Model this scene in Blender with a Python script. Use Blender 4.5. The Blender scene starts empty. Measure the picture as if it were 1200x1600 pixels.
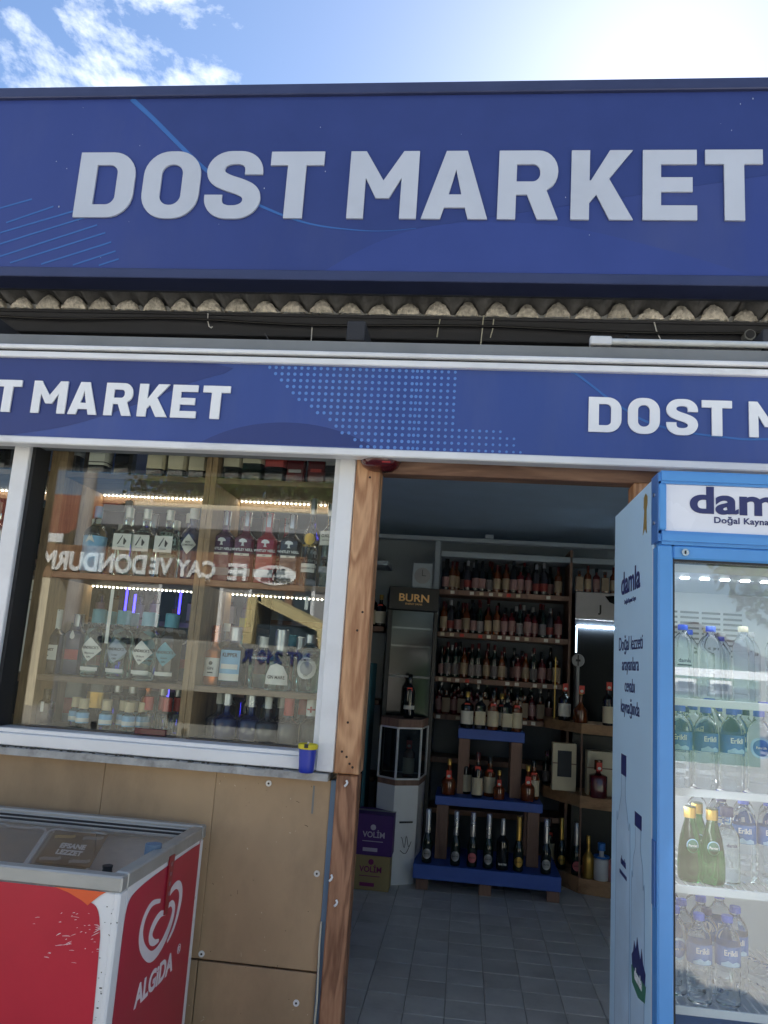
import bpy, bmesh, math, random
from mathutils import Matrix, Vector
random.seed(7)
PI = math.pi
SC = bpy.context.scene
COL = SC.collection

# ------------------------------------------------------------------ camera, sky, sun, exposure
# Units are metres.  z = 0 is the height of the hand-held phone, the pavement lies 1.5 m below it, the shop front is the plane y = 2.6.
cam = bpy.data.cameras.new('camera')
camo = bpy.data.objects.new('camera', cam)
COL.objects.link(camo)
pitch, roll, yaw = math.radians(10.633), math.radians(3.848), math.radians(6.455)
fw0 = Vector((-math.sin(yaw), math.cos(yaw), 0)); rt = Vector((math.cos(yaw), math.sin(yaw), 0)); up = Vector((0, 0, 1))
fwv = fw0 * math.cos(pitch) + up * math.sin(pitch)
upv = up * math.cos(pitch) - fw0 * math.sin(pitch)
r2 = rt * math.cos(roll) + upv * math.sin(roll)
u2 = upv * math.cos(roll) - rt * math.sin(roll)
camo.matrix_world = Matrix(((r2.x, u2.x, -fwv.x, 0), (r2.y, u2.y, -fwv.y, 0), (r2.z, u2.z, -fwv.z, 0), (0, 0, 0, 1)))
cam.sensor_fit = 'VERTICAL'
cam.sensor_height = 24.0
cam.lens = 1233.96 / 1600 * 24.0
cam.clip_start = 0.02
cam.clip_end = 2000
SC.camera = camo

SUN_EL, SUN_AZ = math.radians(38.4), math.radians(13.5)
world = bpy.data.worlds.new('World')
SC.world = world
world.use_nodes = True
wn, wl = world.node_tree.nodes, world.node_tree.links
wn.clear()
wout = wn.new('ShaderNodeOutputWorld'); bg = wn.new('ShaderNodeBackground')
sky = wn.new('ShaderNodeTexSky'); sky.sky_type = 'NISHITA'; sky.sun_disc = False
sky.sun_elevation = SUN_EL; sky.sun_rotation = SUN_AZ
sky.air_density = 1.0; sky.dust_density = 0.32; sky.ozone_density = 4.0
tc = wn.new('ShaderNodeTexCoord')
mp = wn.new('ShaderNodeMapping'); mp.inputs['Location'].default_value = (-0.254, 1.575, 1.664); mp.inputs['Scale'].default_value = (1.0, 1.0, 1.5)
nz = wn.new('ShaderNodeTexNoise'); nz.inputs['Scale'].default_value = 3.2; nz.inputs['Detail'].default_value = 10; nz.inputs['Roughness'].default_value = 0.62
nz.inputs['Distortion'].default_value = 0.35
rp = wn.new('ShaderNodeValToRGB'); rp.color_ramp.elements[0].position = 0.535; rp.color_ramp.elements[1].position = 0.66
mx = wn.new('ShaderNodeMix'); mx.data_type = 'RGBA'
wl.new(tc.outputs['Generated'], mp.inputs['Vector']); wl.new(mp.outputs['Vector'], nz.inputs['Vector'])
wl.new(nz.outputs['Fac'], rp.inputs['Fac']); wl.new(rp.outputs['Color'], mx.inputs['Factor'])
wl.new(sky.outputs['Color'], mx.inputs['A']); mx.inputs['B'].default_value = (9.5, 9.8, 10.2, 1)
wl.new(mx.outputs['Result'], bg.inputs['Color']); wl.new(bg.outputs['Background'], wout.inputs['Surface'])
bg.inputs['Strength'].default_value = 0.05

sun = bpy.data.lights.new('sun', 'SUN'); sun.energy = 5.0; sun.angle = math.radians(0.55); sun.color = (1.0, 0.95, 0.87)
suno = bpy.data.objects.new('sun', sun); COL.objects.link(suno)
sd = Vector((math.sin(SUN_AZ) * math.cos(SUN_EL), math.cos(SUN_AZ) * math.cos(SUN_EL), math.sin(SUN_EL)))
suno.rotation_euler = sd.to_track_quat('Z', 'Y').to_euler()
suno.location = (2, 8, 12)
SC.view_settings.view_transform = 'Standard'
SC.view_settings.look = 'None'
SC.view_settings.exposure = 1.95
SC.view_settings.gamma = 1.0
SC.render.engine = 'CYCLES'
SC.cycles.max_bounces = 14; SC.cycles.transparent_max_bounces = 24; SC.cycles.transmission_bounces = 12
SC.cycles.diffuse_bounces = 8; SC.cycles.glossy_bounces = 5
SC.cycles.caustics_reflective = False
SC.cycles.sample_clamp_indirect = 6
SC.cycles.use_denoising = True

# ------------------------------------------------------------------ helpers
def lin(r, g, b):
    f = lambda v: (v / 255 / 12.92) if v <= 10 else ((v / 255 + 0.055) / 1.055) ** 2.4
    return (f(r), f(g), f(b), 1)

_m = {}
def mat(name, col, rough=0.5, metal=0.0, var=0.12, scale=6.0, bump=0.0, stretch=(1, 1, 1), coat=0.0, detail=5, spec=0.5, bscale=None, dirt=0.0, dirtcol=(60, 55, 48), rnd=0.0):
    """Principled surface whose colour, gloss and relief are broken up by noise."""
    if name in _m: return _m[name]
    m = bpy.data.materials.new(name); m.use_nodes = True
    n, l = m.node_tree.nodes, m.node_tree.links
    b = n['Principled BSDF']
    c = lin(*col)
    t = n.new('ShaderNodeTexCoord'); oi = n.new('ShaderNodeObjectInfo')
    ad = n.new('ShaderNodeVectorMath'); ad.operation = 'MULTIPLY_ADD'
    ad.inputs[1].default_value = (1, 1, 1)
    cm = n.new('ShaderNodeCombineXYZ'); ml = n.new('ShaderNodeMath'); ml.operation = 'MULTIPLY'; ml.inputs[1].default_value = 13.7
    l.new(oi.outputs['Random'], ml.inputs[0])
    for k in 'XYZ': l.new(ml.outputs[0], cm.inputs[k])
    l.new(t.outputs['Object'], ad.inputs[0]); l.new(cm.outputs[0], ad.inputs[2])
    p = n.new('ShaderNodeMapping'); p.inputs['Scale'].default_value = stretch
    l.new(ad.outputs[0], p.inputs['Vector'])
    z = n.new('ShaderNodeTexNoise'); z.inputs['Scale'].default_value = scale; z.inputs['Detail'].default_value = detail; z.inputs['Roughness'].default_value = 0.6
    l.new(p.outputs['Vector'], z.inputs['Vector'])
    r = n.new('ShaderNodeValToRGB')
    r.color_ramp.elements[0].position = 0.3; r.color_ramp.elements[1].position = 0.7
    r.color_ramp.elements[0].color = tuple(v * (1 - var) for v in c[:3]) + (1,)
    r.color_ramp.elements[1].color = tuple(min(1, v * (1 + var)) for v in c[:3]) + (1,)
    l.new(z.outputs['Fac'], r.inputs['Fac'])
    colout = r.outputs['Color']
    if dirt:
        z2 = n.new('ShaderNodeTexNoise'); z2.inputs['Scale'].default_value = scale * 0.45; z2.inputs['Detail'].default_value = 8; z2.inputs['Roughness'].default_value = 0.7
        l.new(p.outputs['Vector'], z2.inputs['Vector'])
        r2_ = n.new('ShaderNodeValToRGB'); r2_.color_ramp.elements[0].position = 0.52; r2_.color_ramp.elements[1].position = 0.75
        r2_.color_ramp.elements[1].color = (dirt, dirt, dirt, 1)
        l.new(z2.outputs['Fac'], r2_.inputs['Fac'])
        mxx = n.new('ShaderNodeMix'); mxx.data_type = 'RGBA'; mxx.inputs['B'].default_value = lin(*dirtcol)
        l.new(r2_.outputs['Color'], mxx.inputs['Factor']); l.new(colout, mxx.inputs['A'])
        colout = mxx.outputs['Result']
    if rnd:
        mr_ = n.new('ShaderNodeMapRange'); mr_.inputs['To Min'].default_value = 1 - rnd; mr_.inputs['To Max'].default_value = 1 + rnd
        l.new(oi.outputs['Random'], mr_.inputs['Value'])
        hv = n.new('ShaderNodeHueSaturation'); l.new(mr_.outputs['Result'], hv.inputs['Value']); l.new(colout, hv.inputs['Color']); colout = hv.outputs['Color']
    l.new(colout, b.inputs['Base Color'])
    rr_ = n.new('ShaderNodeMapRange'); rr_.inputs['To Min'].default_value = max(0.02, rough - 0.08); rr_.inputs['To Max'].default_value = min(1, rough + 0.1)
    l.new(z.outputs['Fac'], rr_.inputs['Value']); l.new(rr_.outputs['Result'], b.inputs['Roughness'])
    b.inputs['Metallic'].default_value = metal; b.inputs['Coat Weight'].default_value = coat
    b.inputs['Specular IOR Level'].default_value = spec
    if bump:
        z3 = n.new('ShaderNodeTexNoise'); z3.inputs['Scale'].default_value = bscale or scale * 6; z3.inputs['Detail'].default_value = 4
        l.new(p.outputs['Vector'], z3.inputs['Vector'])
        bp = n.new('ShaderNodeBump'); bp.inputs['Strength'].default_value = bump; bp.inputs['Distance'].default_value = 0.004
        l.new(z3.outputs['Fac'], bp.inputs['Height']); l.new(bp.outputs['Normal'], b.inputs['Normal'])
    _m[name] = m
    return m

def wood(name, light, dark, axis='z', ring=26.0, rough=0.6, knots=True, grain=1.0):
    """Planed softwood: stretched growth rings, fine grain and a few dark knots."""
    if name in _m: return _m[name]
    m = bpy.data.materials.new(name); m.use_nodes = True
    n, l = m.node_tree.nodes, m.node_tree.links
    b = n['Principled BSDF']; b.inputs['Roughness'].default_value = rough
    t = n.new('ShaderNodeTexCoord'); oi = n.new('ShaderNodeObjectInfo')
    ad = n.new('ShaderNodeVectorMath'); ad.operation = 'ADD'
    sc_ = n.new('ShaderNodeVectorMath'); sc_.operation = 'SCALE'; sc_.inputs[0].default_value = (3.1, 2.3, 5.7)
    l.new(oi.outputs['Random'], sc_.inputs['Scale']); l.new(t.outputs['Object'], ad.inputs[0]); l.new(sc_.outputs[0], ad.inputs[1])
    p = n.new('ShaderNodeMapping')
    s = {'x': (0.12, 1, 1), 'y': (1, 0.12, 1), 'z': (1, 1, 0.12)}[axis]
    p.inputs['Scale'].default_value = s
    l.new(ad.outputs[0], p.inputs['Vector'])
    z = n.new('ShaderNodeTexNoise'); z.inputs['Scale'].default_value = 15.0; z.inputs['Detail'].default_value = 3; z.inputs['Distortion'].default_value = 0.6
    l.new(p.outputs['Vector'], z.inputs['Vector'])
    mu = n.new('ShaderNodeMath'); mu.operation = 'MULTIPLY'; mu.inputs[1].default_value = ring
    l.new(z.outputs['Fac'], mu.inputs[0])
    si = n.new('ShaderNodeMath'); si.operation = 'SINE'; l.new(mu.outputs[0], si.inputs[0])
    mr = n.new('ShaderNodeMapRange'); mr.inputs['From Min'].default_value = -1; mr.inputs['From Max'].default_value = 1
    l.new(si.outputs[0], mr.inputs['Value'])
    f = n.new('ShaderNodeTexNoise'); f.inputs['Scale'].default_value = 160; f.inputs['Detail'].default_value = 3
    l.new(p.outputs['Vector'], f.inputs['Vector'])
    av = n.new('ShaderNodeMath'); av.operation = 'MULTIPLY_ADD'; av.inputs[1].default_value = 0.6 * grain
    l.new(f.outputs['Fac'], av.inputs[0])
    h = n.new('ShaderNodeMath'); h.operation = 'MULTIPLY'; h.inputs[1].default_value = 0.55
    l.new(mr.outputs[0], h.inputs[0]); l.new(h.outputs[0], av.inputs[2])
    r = n.new('ShaderNodeValToRGB'); r.color_ramp.elements[0].position = 0.2; r.color_ramp.elements[1].position = 0.95
    r.color_ramp.elements[0].color = lin(*light); r.color_ramp.elements[1].color = lin(*dark)
    l.new(av.outputs[0], r.inputs['Fac'])
    out = r.outputs['Color']
    if knots:
        v = n.new('ShaderNodeTexVoronoi'); v.inputs['Scale'].default_value = 3.4; v.inputs['Randomness'].default_value = 1
        pk = n.new('ShaderNodeMapping'); pk.inputs['Scale'].default_value = {'x': (0.55, 1, 1), 'y': (1, 0.55, 1), 'z': (1, 1, 0.55)}[axis]
        l.new(ad.outputs[0], pk.inputs['Vector']); l.new(pk.outputs['Vector'], v.inputs['Vector'])
        rk = n.new('ShaderNodeValToRGB'); rk.color_ramp.elements[0].position = 0.035; rk.color_ramp.elements[1].position = 0.075
        rk.color_ramp.elements[0].color = (0.85, 0.85, 0.85, 1); rk.color_ramp.elements[1].color = (0, 0, 0, 1)
        l.new(v.outputs['Distance'], rk.inputs['Fac'])
        k = n.new('ShaderNodeMix'); k.data_type = 'RGBA'; k.inputs['B'].default_value = lin(58, 38, 26)
        l.new(rk.outputs['Color'], k.inputs['Factor']); l.new(out, k.inputs['A']); out = k.outputs['Result']
    l.new(out, b.inputs['Base Color'])
    bp = n.new('ShaderNodeBump'); bp.inputs['Strength'].default_value = 0.35; bp.inputs['Distance'].default_value = 0.002
    l.new(av.outputs[0], bp.inputs['Height']); l.new(bp.outputs['Normal'], b.inputs['Normal'])
    _m[name] = m
    return m

def pane_mat(name, tint=(1, 1, 1), f0=0.045, dust=0.0, rough=0.0, wave=0.0):
    """Thin sheet of glass: see-through, with a reflection that grows towards grazing angles and a little dust."""
    if name in _m: return _m[name]
    m = bpy.data.materials.new(name); m.use_nodes = True
    n, l = m.node_tree.nodes, m.node_tree.links
    n.remove(n['Principled BSDF']); o = n['Material Output']
    tr = n.new('ShaderNodeBsdfTransparent'); tr.inputs['Color'].default_value = tint + (1,)
    gl = n.new('ShaderNodeBsdfGlossy'); gl.inputs['Roughness'].default_value = rough
    lw = n.new('ShaderNodeLayerWeight'); lw.inputs['Blend'].default_value = 0.5
    pw = n.new('ShaderNodeMath'); pw.operation = 'POWER'; pw.inputs[1].default_value = 5; l.new(lw.outputs['Facing'], pw.inputs[0])
    ma = n.new('ShaderNodeMath'); ma.operation = 'MULTIPLY_ADD'; ma.inputs[1].default_value = 1 - f0; ma.inputs[2].default_value = f0
    l.new(pw.outputs[0], ma.inputs[0])
    ms = n.new('ShaderNodeMixShader'); l.new(ma.outputs[0], ms.inputs['Fac']); l.new(tr.outputs[0], ms.inputs[1]); l.new(gl.outputs[0], ms.inputs[2])
    out = ms.outputs[0]
    if dust:
        df = n.new('ShaderNodeBsdfDiffuse'); df.inputs['Color'].default_value = (0.6, 0.6, 0.58, 1)
        t = n.new('ShaderNodeTexCoord'); p = n.new('ShaderNodeMapping'); p.inputs['Scale'].default_value = (3, 3, 0.8)
        z = n.new('ShaderNodeTexNoise'); z.inputs['Scale'].default_value = 4; z.inputs['Detail'].default_value = 8
        l.new(t.outputs['Object'], p.inputs['Vector']); l.new(p.outputs[0], z.inputs['Vector'])
        mr = n.new('ShaderNodeMapRange'); mr.inputs['From Min'].default_value = 0.35; mr.inputs['From Max'].default_value = 0.75; mr.inputs['To Max'].default_value = dust
        l.new(z.outputs['Fac'], mr.inputs['Value'])
        m2 = n.new('ShaderNodeMixShader'); l.new(mr.outputs[0], m2.inputs['Fac']); l.new(out, m2.inputs[1]); l.new(df.outputs[0], m2.inputs[2]); out = m2.outputs[0]
    if wave:
        t = n.new('ShaderNodeTexCoord'); z = n.new('ShaderNodeTexNoise'); z.inputs['Scale'].default_value = 3.0; z.inputs['Detail'].default_value = 1
        l.new(t.outputs['Object'], z.inputs['Vector'])
        bp = n.new('ShaderNodeBump'); bp.inputs['Strength'].default_value = wave; bp.inputs['Distance'].default_value = 0.004
        l.new(z.outputs['Fac'], bp.inputs['Height']); l.new(bp.outputs['Normal'], gl.inputs['Normal'])
    l.new(out, o.inputs['Surface'])
    _m[name] = m
    return m

def glass_mat(name, col=(255, 255, 255), rough=0.02, ior=1.36):
    """Solid glass or full bottle, refracting."""
    if name in _m: return _m[name]
    m = bpy.data.materials.new(name); m.use_nodes = True
    b = m.node_tree.nodes['Principled BSDF']
    b.inputs['Base Color'].default_value = lin(*col); b.inputs['Roughness'].default_value = rough
    b.inputs['Transmission Weight'].default_value = 1; b.inputs['IOR'].default_value = ior
    n, l = m.node_tree.nodes, m.node_tree.links
    t = n.new('ShaderNodeTexCoord'); z = n.new('ShaderNodeTexNoise'); z.inputs['Scale'].default_value = 26; z.inputs['Detail'].default_value = 2
    l.new(t.outputs['Object'], z.inputs['Vector'])
    bp = n.new('ShaderNodeBump'); bp.inputs['Strength'].default_value = 0.15; bp.inputs['Distance'].default_value = 0.003
    l.new(z.outputs['Fac'], bp.inputs['Height']); l.new(bp.outputs['Normal'], b.inputs['Normal'])
    _m[name] = m
    return m

def emit_mat(name, col, strength):
    if name in _m: return _m[name]
    m = bpy.data.materials.new(name); m.use_nodes = True
    b = m.node_tree.nodes['Principled BSDF']
    b.inputs['Base Color'].default_value = lin(*col); b.inputs['Emission Color'].default_value = lin(*col); b.inputs['Emission Strength'].default_value = strength
    _m[name] = m
    return m

class B:
    """Collects shapes into one mesh."""
    def __init__(s): s.v, s.f = [], []
    def add(s, vs, fs):
        o = len(s.v); s.v += [tuple(v) for v in vs]; s.f += [tuple(i + o for i in f) for f in fs]; return s
    def box(s, x0, x1, y0, y1, z0, z1, bev=0.0, seg=1):
        bm = bmesh.new(); bmesh.ops.create_cube(bm, size=1)
        for v in bm.verts: v.co = ((x0 + x1) / 2 + v.co.x * (x1 - x0), (y0 + y1) / 2 + v.co.y * (y1 - y0), (z0 + z1) / 2 + v.co.z * (z1 - z0))
        if bev: bmesh.ops.bevel(bm, geom=bm.edges[:], offset=bev, segments=seg, affect='EDGES', clamp_overlap=True)
        bm.verts.index_update()
        s.add([v.co[:] for v in bm.verts], [[v.index for v in f.verts] for f in bm.faces]); bm.free(); return s
    def tube(s, pts, r, n=8, caps=True):
        pts = [Vector(p) for p in pts]; rings = []
        for i, p in enumerate(pts):
            d = (pts[min(i + 1, len(pts) - 1)] - pts[max(i - 1, 0)]).normalized()
            a = d.orthogonal().normalized() if i == 0 else (rings_a - d * rings_a.dot(d)).normalized()
            rings_a = a; bb = d.cross(a)
            rad = r[i] if isinstance(r, (list, tuple)) else r
            rings.append([p + (a * math.cos(2 * PI * k / n) + bb * math.sin(2 * PI * k / n)) * rad for k in range(n)])
        vs = [v for R in rings for v in R]; fs = []
        for i in range(len(pts) - 1):
            for k in range(n): fs.append((i * n + k, i * n + (k + 1) % n, (i + 1) * n + (k + 1) % n, (i + 1) * n + k))
        if caps: fs += [tuple(range(n))[::-1], tuple(range((len(pts) - 1) * n, len(pts) * n))]
        return s.add(vs, fs)
    def lathe(s, prof, n=16, c=(0, 0, 0), sq=0.0, caps=True):
        vs = []; fs = []
        for r, z in prof:
            for k in range(n):
                a = 2 * PI * (k + 0.5) / n; ca, sa = math.cos(a), math.sin(a)
                q = r / max(1e-6, (abs(ca) ** sq + abs(sa) ** sq) ** (1 / sq)) if sq and r > 0 else r
                vs.append((c[0] + q * ca, c[1] + q * sa, c[2] + z))
        for i in range(len(prof) - 1):
            for k in range(n): fs.append((i * n + k, i * n + (k + 1) % n, (i + 1) * n + (k + 1) % n, (i + 1) * n + k))
        if caps: fs += [tuple(range(n))[::-1], tuple(range((len(prof) - 1) * n, len(prof) * n))]
        return s.add(vs, fs)
    def prism(s, poly, lo, hi, axis='z'):
        """Polygon extruded along an axis; poly is (x,y) for z, (x,z) for y and (y,z) for x."""
        f = {'z': lambda a, b, h: (a, b, h), 'y': lambda a, b, h: (a, h, b), 'x': lambda a, b, h: (h, a, b)}[axis]
        n = len(poly)
        vs = [f(a, b, lo) for a, b in poly] + [f(a, b, hi) for a, b in poly]
        fs = [tuple(range(n))[::-1], tuple(range(n, 2 * n))] + [(k, (k + 1) % n, n + (k + 1) % n, n + k) for k in range(n)]
        return s.add(vs, fs)
    def strip(s, pts, w, y0, y1, axis='y'):
        """Flat band of width w along 2-D points, thickness y0..y1 along the axis."""
        P = [Vector(p) for p in pts]; L = []; R = []
        for i, p in enumerate(P):
            d = (P[min(i + 1, len(P) - 1)] - P[max(i - 1, 0)]).normalized(); nn = Vector((-d.y, d.x))
            ww = (w[i] if isinstance(w, (list, tuple)) else w) / 2
            L.append(p + nn * ww); R.append(p - nn * ww)
        for i in range(len(P) - 1):
            s.prism([L[i][:], L[i + 1][:], R[i + 1][:], R[i][:]], y0, y1, axis)
        return s
    def mesh(s, name, smooth=None):
        m = bpy.data.meshes.new(name); m.from_pydata(s.v, [], s.f); m.validate()
        bm = bmesh.new(); bm.from_mesh(m); bmesh.ops.recalc_face_normals(bm, faces=bm.faces[:]); bm.to_mesh(m); bm.free()
        if smooth:
            for p in m.polygons: p.use_smooth = True
            m.set_sharp_from_angle(angle=math.radians(smooth))
        return m

def link(name, mesh, m=None, parent=None, local=False):
    o = bpy.data.objects.new(name, mesh); COL.objects.link(o)
    if m is not None:
        if not mesh.materials: mesh.materials.append(m)
        elif mesh.materials[0] != m:
            o.material_slots[0].link = 'OBJECT'; o.material_slots[0].material = m
    if parent is not None:
        o.parent = parent
        if not local and parent.type == 'EMPTY': o.matrix_parent_inverse = root_matrix(parent).inverted()
    return o
def root_matrix(e): return Matrix.Translation(e.location) @ e.rotation_euler.to_matrix().to_4x4()
def thing(name, label, cat, loc=(0, 0, 0), group=None, rot=0.0):
    o = bpy.data.objects.new(name, None); COL.objects.link(o); o.empty_display_size = 0.05
    o.location = loc; o.rotation_euler = (0, 0, rot)
    return tag(o, label, cat, group)
def tag(o, label, cat, group=None):
    o['label'] = label; o['category'] = cat; o['kind'] = 'thing'
    if group: o['group'] = group
    return o
def struct(name, mesh, m, label=None):
    o = link(name, mesh, m); o['kind'] = 'structure'
    if label: o['label'] = label
    return o
def bx(name, m, parent, x0, x1, y0, y1, z0, z1, bev=0.0, local=False):
    return link(name, B().box(x0, x1, y0, y1, z0, z1, bev).mesh(name, 35 if bev else None), m, parent, local)

# ---- lettering
def smooth_path(pts, n=8):
    out = []; P = [Vector(p) for p in pts]
    for i in range(len(P) - 1):
        a, b, c, d = P[max(i - 1, 0)], P[i], P[i + 1], P[min(i + 2, len(P) - 1)]
        for k in range(n):
            t = k / n
            out.append(0.5 * ((2 * b) + (c - a) * t + (2 * a - 5 * b + 4 * c - d) * t * t + (3 * b - a - 3 * c + d) * t ** 3))
    return out + [P[-1]]
def smooth3(pts, n=6):
    out = []; P = [Vector(p) for p in pts]
    for i in range(len(P) - 1):
        a, b, c, d = P[max(i - 1, 0)], P[i], P[i + 1], P[min(i + 2, len(P) - 1)]
        for k in range(n):
            t = k / n; out.append(0.5 * ((2 * b) + (c - a) * t + (2 * a - 5 * b + 4 * c - d) * t * t + (3 * b - a - 3 * c + d) * t ** 3))
    return out + [P[-1]]
def band(pts, w):
    L, R = [], []
    for i, p in enumerate(pts):
        d = (pts[min(i + 1, len(pts) - 1)] - pts[max(i - 1, 0)]).normalized(); nn = Vector((-d.y, d.x))
        ww = (w(i / (len(pts) - 1)) if callable(w) else w) / 2
        L.append((p + nn * ww)[:]); R.append((p - nn * ww)[:])
    return L + R[::-1]
def rr(x0, y0, x1, y1, rbl, rbr, rtr, rtl, n=8):
    out = []
    for cx, cy, r, a0 in ((x0 + rbl, y0 + rbl, rbl, 180), (x1 - rbr, y0 + rbr, rbr, 270), (x1 - rtr, y1 - rtr, rtr, 0), (x0 + rtl, y1 - rtl, rtl, 90)):
        if r == 0: out.append((cx, cy)); continue
        for k in range(n + 1):
            a = math.radians(a0 + 90 * k / n); out.append((cx + r * math.cos(a), cy + r * math.sin(a)))
    return out
def arc(cx, cy, rx, ry, a0, a1, n=10):
    return [(cx + rx * math.cos(math.radians(a0 + (a1 - a0) * k / n)), cy + ry * math.sin(math.radians(a0 + (a1 - a0) * k / n))) for k in range(n + 1)]
def sgl(W):
    """Outline of an S: one half, then the same half turned round the middle."""
    sp = smooth_path([(0, .705), (.03, .590), (.125, .490), (.28, .418), (.45, .362), (W - .285, .315), (W - .262, .270), (W - .285, .222), (W - .345, .193), (W / 2, .186), (.345, .190), (.285, .218), (.265, .275), (.265, .345)], 4)
    h = [(W, .655), (W, .70)] + arc(W - .35, .70, .35, .312, 4, 90, 9) + arc(.35, .705, .35, .307, 90, 176, 9) + [p[:] for p in sp]
    return h + [(W - x, 1 - y) for x, y in h]
GL = {
    'D': (.86, lambda W: [rr(0, 0, W, 1, 0, .36, .36, 0), rr(.27, .195, W - .27, .805, 0, .13, .13, 0)]),
    'O': (.84, lambda W: [rr(0, -.012, W, 1.012, .37, .37, .37, .37), rr(.265, .19, W - .265, .81, .15, .15, .15, .15)]),
    'S': (.83, lambda W: [sgl(W)]),
    'T': (.79, lambda W: [[(W / 2 - .137, 0), (W / 2 + .137, 0), (W / 2 + .137, .795), (W, .795), (W, 1), (0, 1), (0, .795), (W / 2 - .137, .795)]]),
    'M': (1.04, lambda W: [[(0, 0), (.25, 0), (.25, .60), (W / 2 - .10, .30), (W / 2 + .10, .30), (W - .25, .60), (W - .25, 0), (W, 0), (W, 1), (W - .235, 1), (W / 2, .56), (.235, 1), (0, 1)]]),
    'A': (.98, lambda W: [[(0, 0), (.285, 0), (.335, .165), (W - .335, .165), (W - .285, 0), (W, 0), (W * .66, 1), (W * .34, 1)], [(.395, .355), (W - .395, .355), (W / 2, .72)]]),
    'R': (.91, lambda W: [[(0, 0), (.275, 0), (.275, .355), (.44, .355), (.60, 0), (W, 0), (.73, .42)] + arc(W - .31, .69, .30, .31, -40, 90, 10) + [(0, 1)], rr(.275, .545, W - .28, .80, 0, .115, .115, 0)]),
    'K': (.94, lambda W: [[(0, 0), (.28, 0), (.28, .24), (.385, .355), (.585, 0), (W, 0), (.575, .585), (W - .01, 1), (.585, 1), (.30, .56), (.28, .56), (.28, 1), (0, 1)]]),
    'E': (.81, lambda W: [[(0, 0), (W, 0), (W, .205), (.275, .205), (.275, .40), (W * .92, .40), (W * .92, .605), (.275, .605), (.275, .795), (W, .795), (W, 1), (0, 1)]]),
}
_gm = {}
def poly_mesh(name, polys, ext, bev=0.0):
    """Filled 2-D outlines (first outer, others holes) in the x-z plane, extruded towards -y from y = 0."""
    c = bpy.data.curves.new(name, 'CURVE'); c.dimensions = '2D'; c.fill_mode = 'BOTH'; c.extrude = ext / 2; c.bevel_depth = bev
    for P in polys:
        sp = c.splines.new('POLY'); sp.points.add(len(P) - 1); sp.use_cyclic_u = True
        for q, (x, y) in zip(sp.points, P): q.co = (x, y, 0, 1)
    o = bpy.data.objects.new(name, c); m = bpy.data.meshes.new_from_object(o)
    bpy.data.objects.remove(o); bpy.data.curves.remove(c)
    for v in m.vertices: v.co = (v.co.x, -v.co.z - ext / 2 - bev, v.co.y)
    m.name = name
    return m
def glyph(ch, w, h, ext):
    k = (ch, round(w, 3), round(h, 3))
    if k not in _gm:
        W0, f = GL[ch]
        P = [[(x / W0 * w, y * h) for x, y in p] for p in f(W0)]
        _gm[k] = poly_mesh('letter', P, ext, 0.0)
    return _gm[k]
_tm = {}
def text(s, h, bold=0.0, ext=0.0006, xs=1.0, align='CENTER', shear=0.0, space=1.0):
    """Lettering in the x-z plane facing -y, cap height h, origin on the baseline."""
    k = (s, h, bold, ext, xs, align, shear, space)
    if k in _tm: return _tm[k]
    c = bpy.data.curves.new('lettering', 'FONT'); c.body = s; c.size = h / 0.73; c.extrude = ext / 2; c.resolution_u = 2 if h < .012 else (4 if h < .03 else 8)
    c.offset = bold * h; c.align_x = align; c.shear = shear; c.space_character = space
    o = bpy.data.objects.new('lettering', c); m = bpy.data.meshes.new_from_object(o)
    bpy.data.objects.remove(o); bpy.data.curves.remove(c)
    for v in m.vertices: v.co = (v.co.x * xs, -v.co.z - ext / 2, v.co.y)
    m.name = 'lettering'; _tm[k] = m
    return m
def put_text(name, m, mt, parent, x, y, z, rotz=0.0, local=False, tilt=0.0):
    o = link(name, m, mt, parent, local)
    T = Matrix.Translation((x, y, z)) @ Matrix.Rotation(rotz, 4, 'Z') @ Matrix.Rotation(tilt, 4, 'Y')
    o.matrix_basis = T
    return o
def wrapped(m, r, key, sq=0):
    """Copy of a flat mesh bent round a vertical cylinder of radius r (front towards -y); set flat on square bottles."""
    k = ('wrap', id(m), round(r, 4), key, sq)
    if k in _tm: return _tm[k]
    q = m.copy()
    for v in q.vertices:
        if sq: v.co = (v.co.x, v.co.y - r, v.co.z); continue
        a = v.co.x / r; R = r - v.co.y
        v.co = (R * math.sin(a), -R * math.cos(a), v.co.z)
    _tm[k] = q
    return q
def disc_mesh(poly, sub=0.004):
    """Flat decal polygon in x-z, triangulated finely enough to bend round a bottle."""
    b = B(); n = len(poly); cx = sum(p[0] for p in poly) / n; cz = sum(p[1] for p in poly) / n
    rings = 4; vs = [(cx, 0, cz)]
    P = []
    for i in range(n):
        a, c = poly[i], poly[(i + 1) % n]; k = max(1, int(math.hypot(a[0] - c[0], a[1] - c[1]) / sub))
        P += [(a[0] + (c[0] - a[0]) * j / k, a[1] + (c[1] - a[1]) * j / k) for j in range(k)]
    N = len(P)
    for r in range(1, rings + 1):
        for x, z in P: vs.append((cx + (x - cx) * r / rings, 0, cz + (z - cz) * r / rings))
    fs = [(0, 1 + k, 1 + (k + 1) % N) for k in range(N)]
    for r in range(rings - 1):
        o0, o1 = 1 + r * N, 1 + (r + 1) * N
        fs += [(o0 + k, o1 + k, o1 + (k + 1) % N, o0 + (k + 1) % N) for k in range(N)]
    m = bpy.data.meshes.new('decal'); m.from_pydata(vs, [], fs)
    return m
ORD = 'first second third fourth fifth sixth seventh eighth ninth tenth eleventh twelfth thirteenth fourteenth fifteenth sixteenth seventeenth eighteenth nineteenth twentieth'.split()

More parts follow.
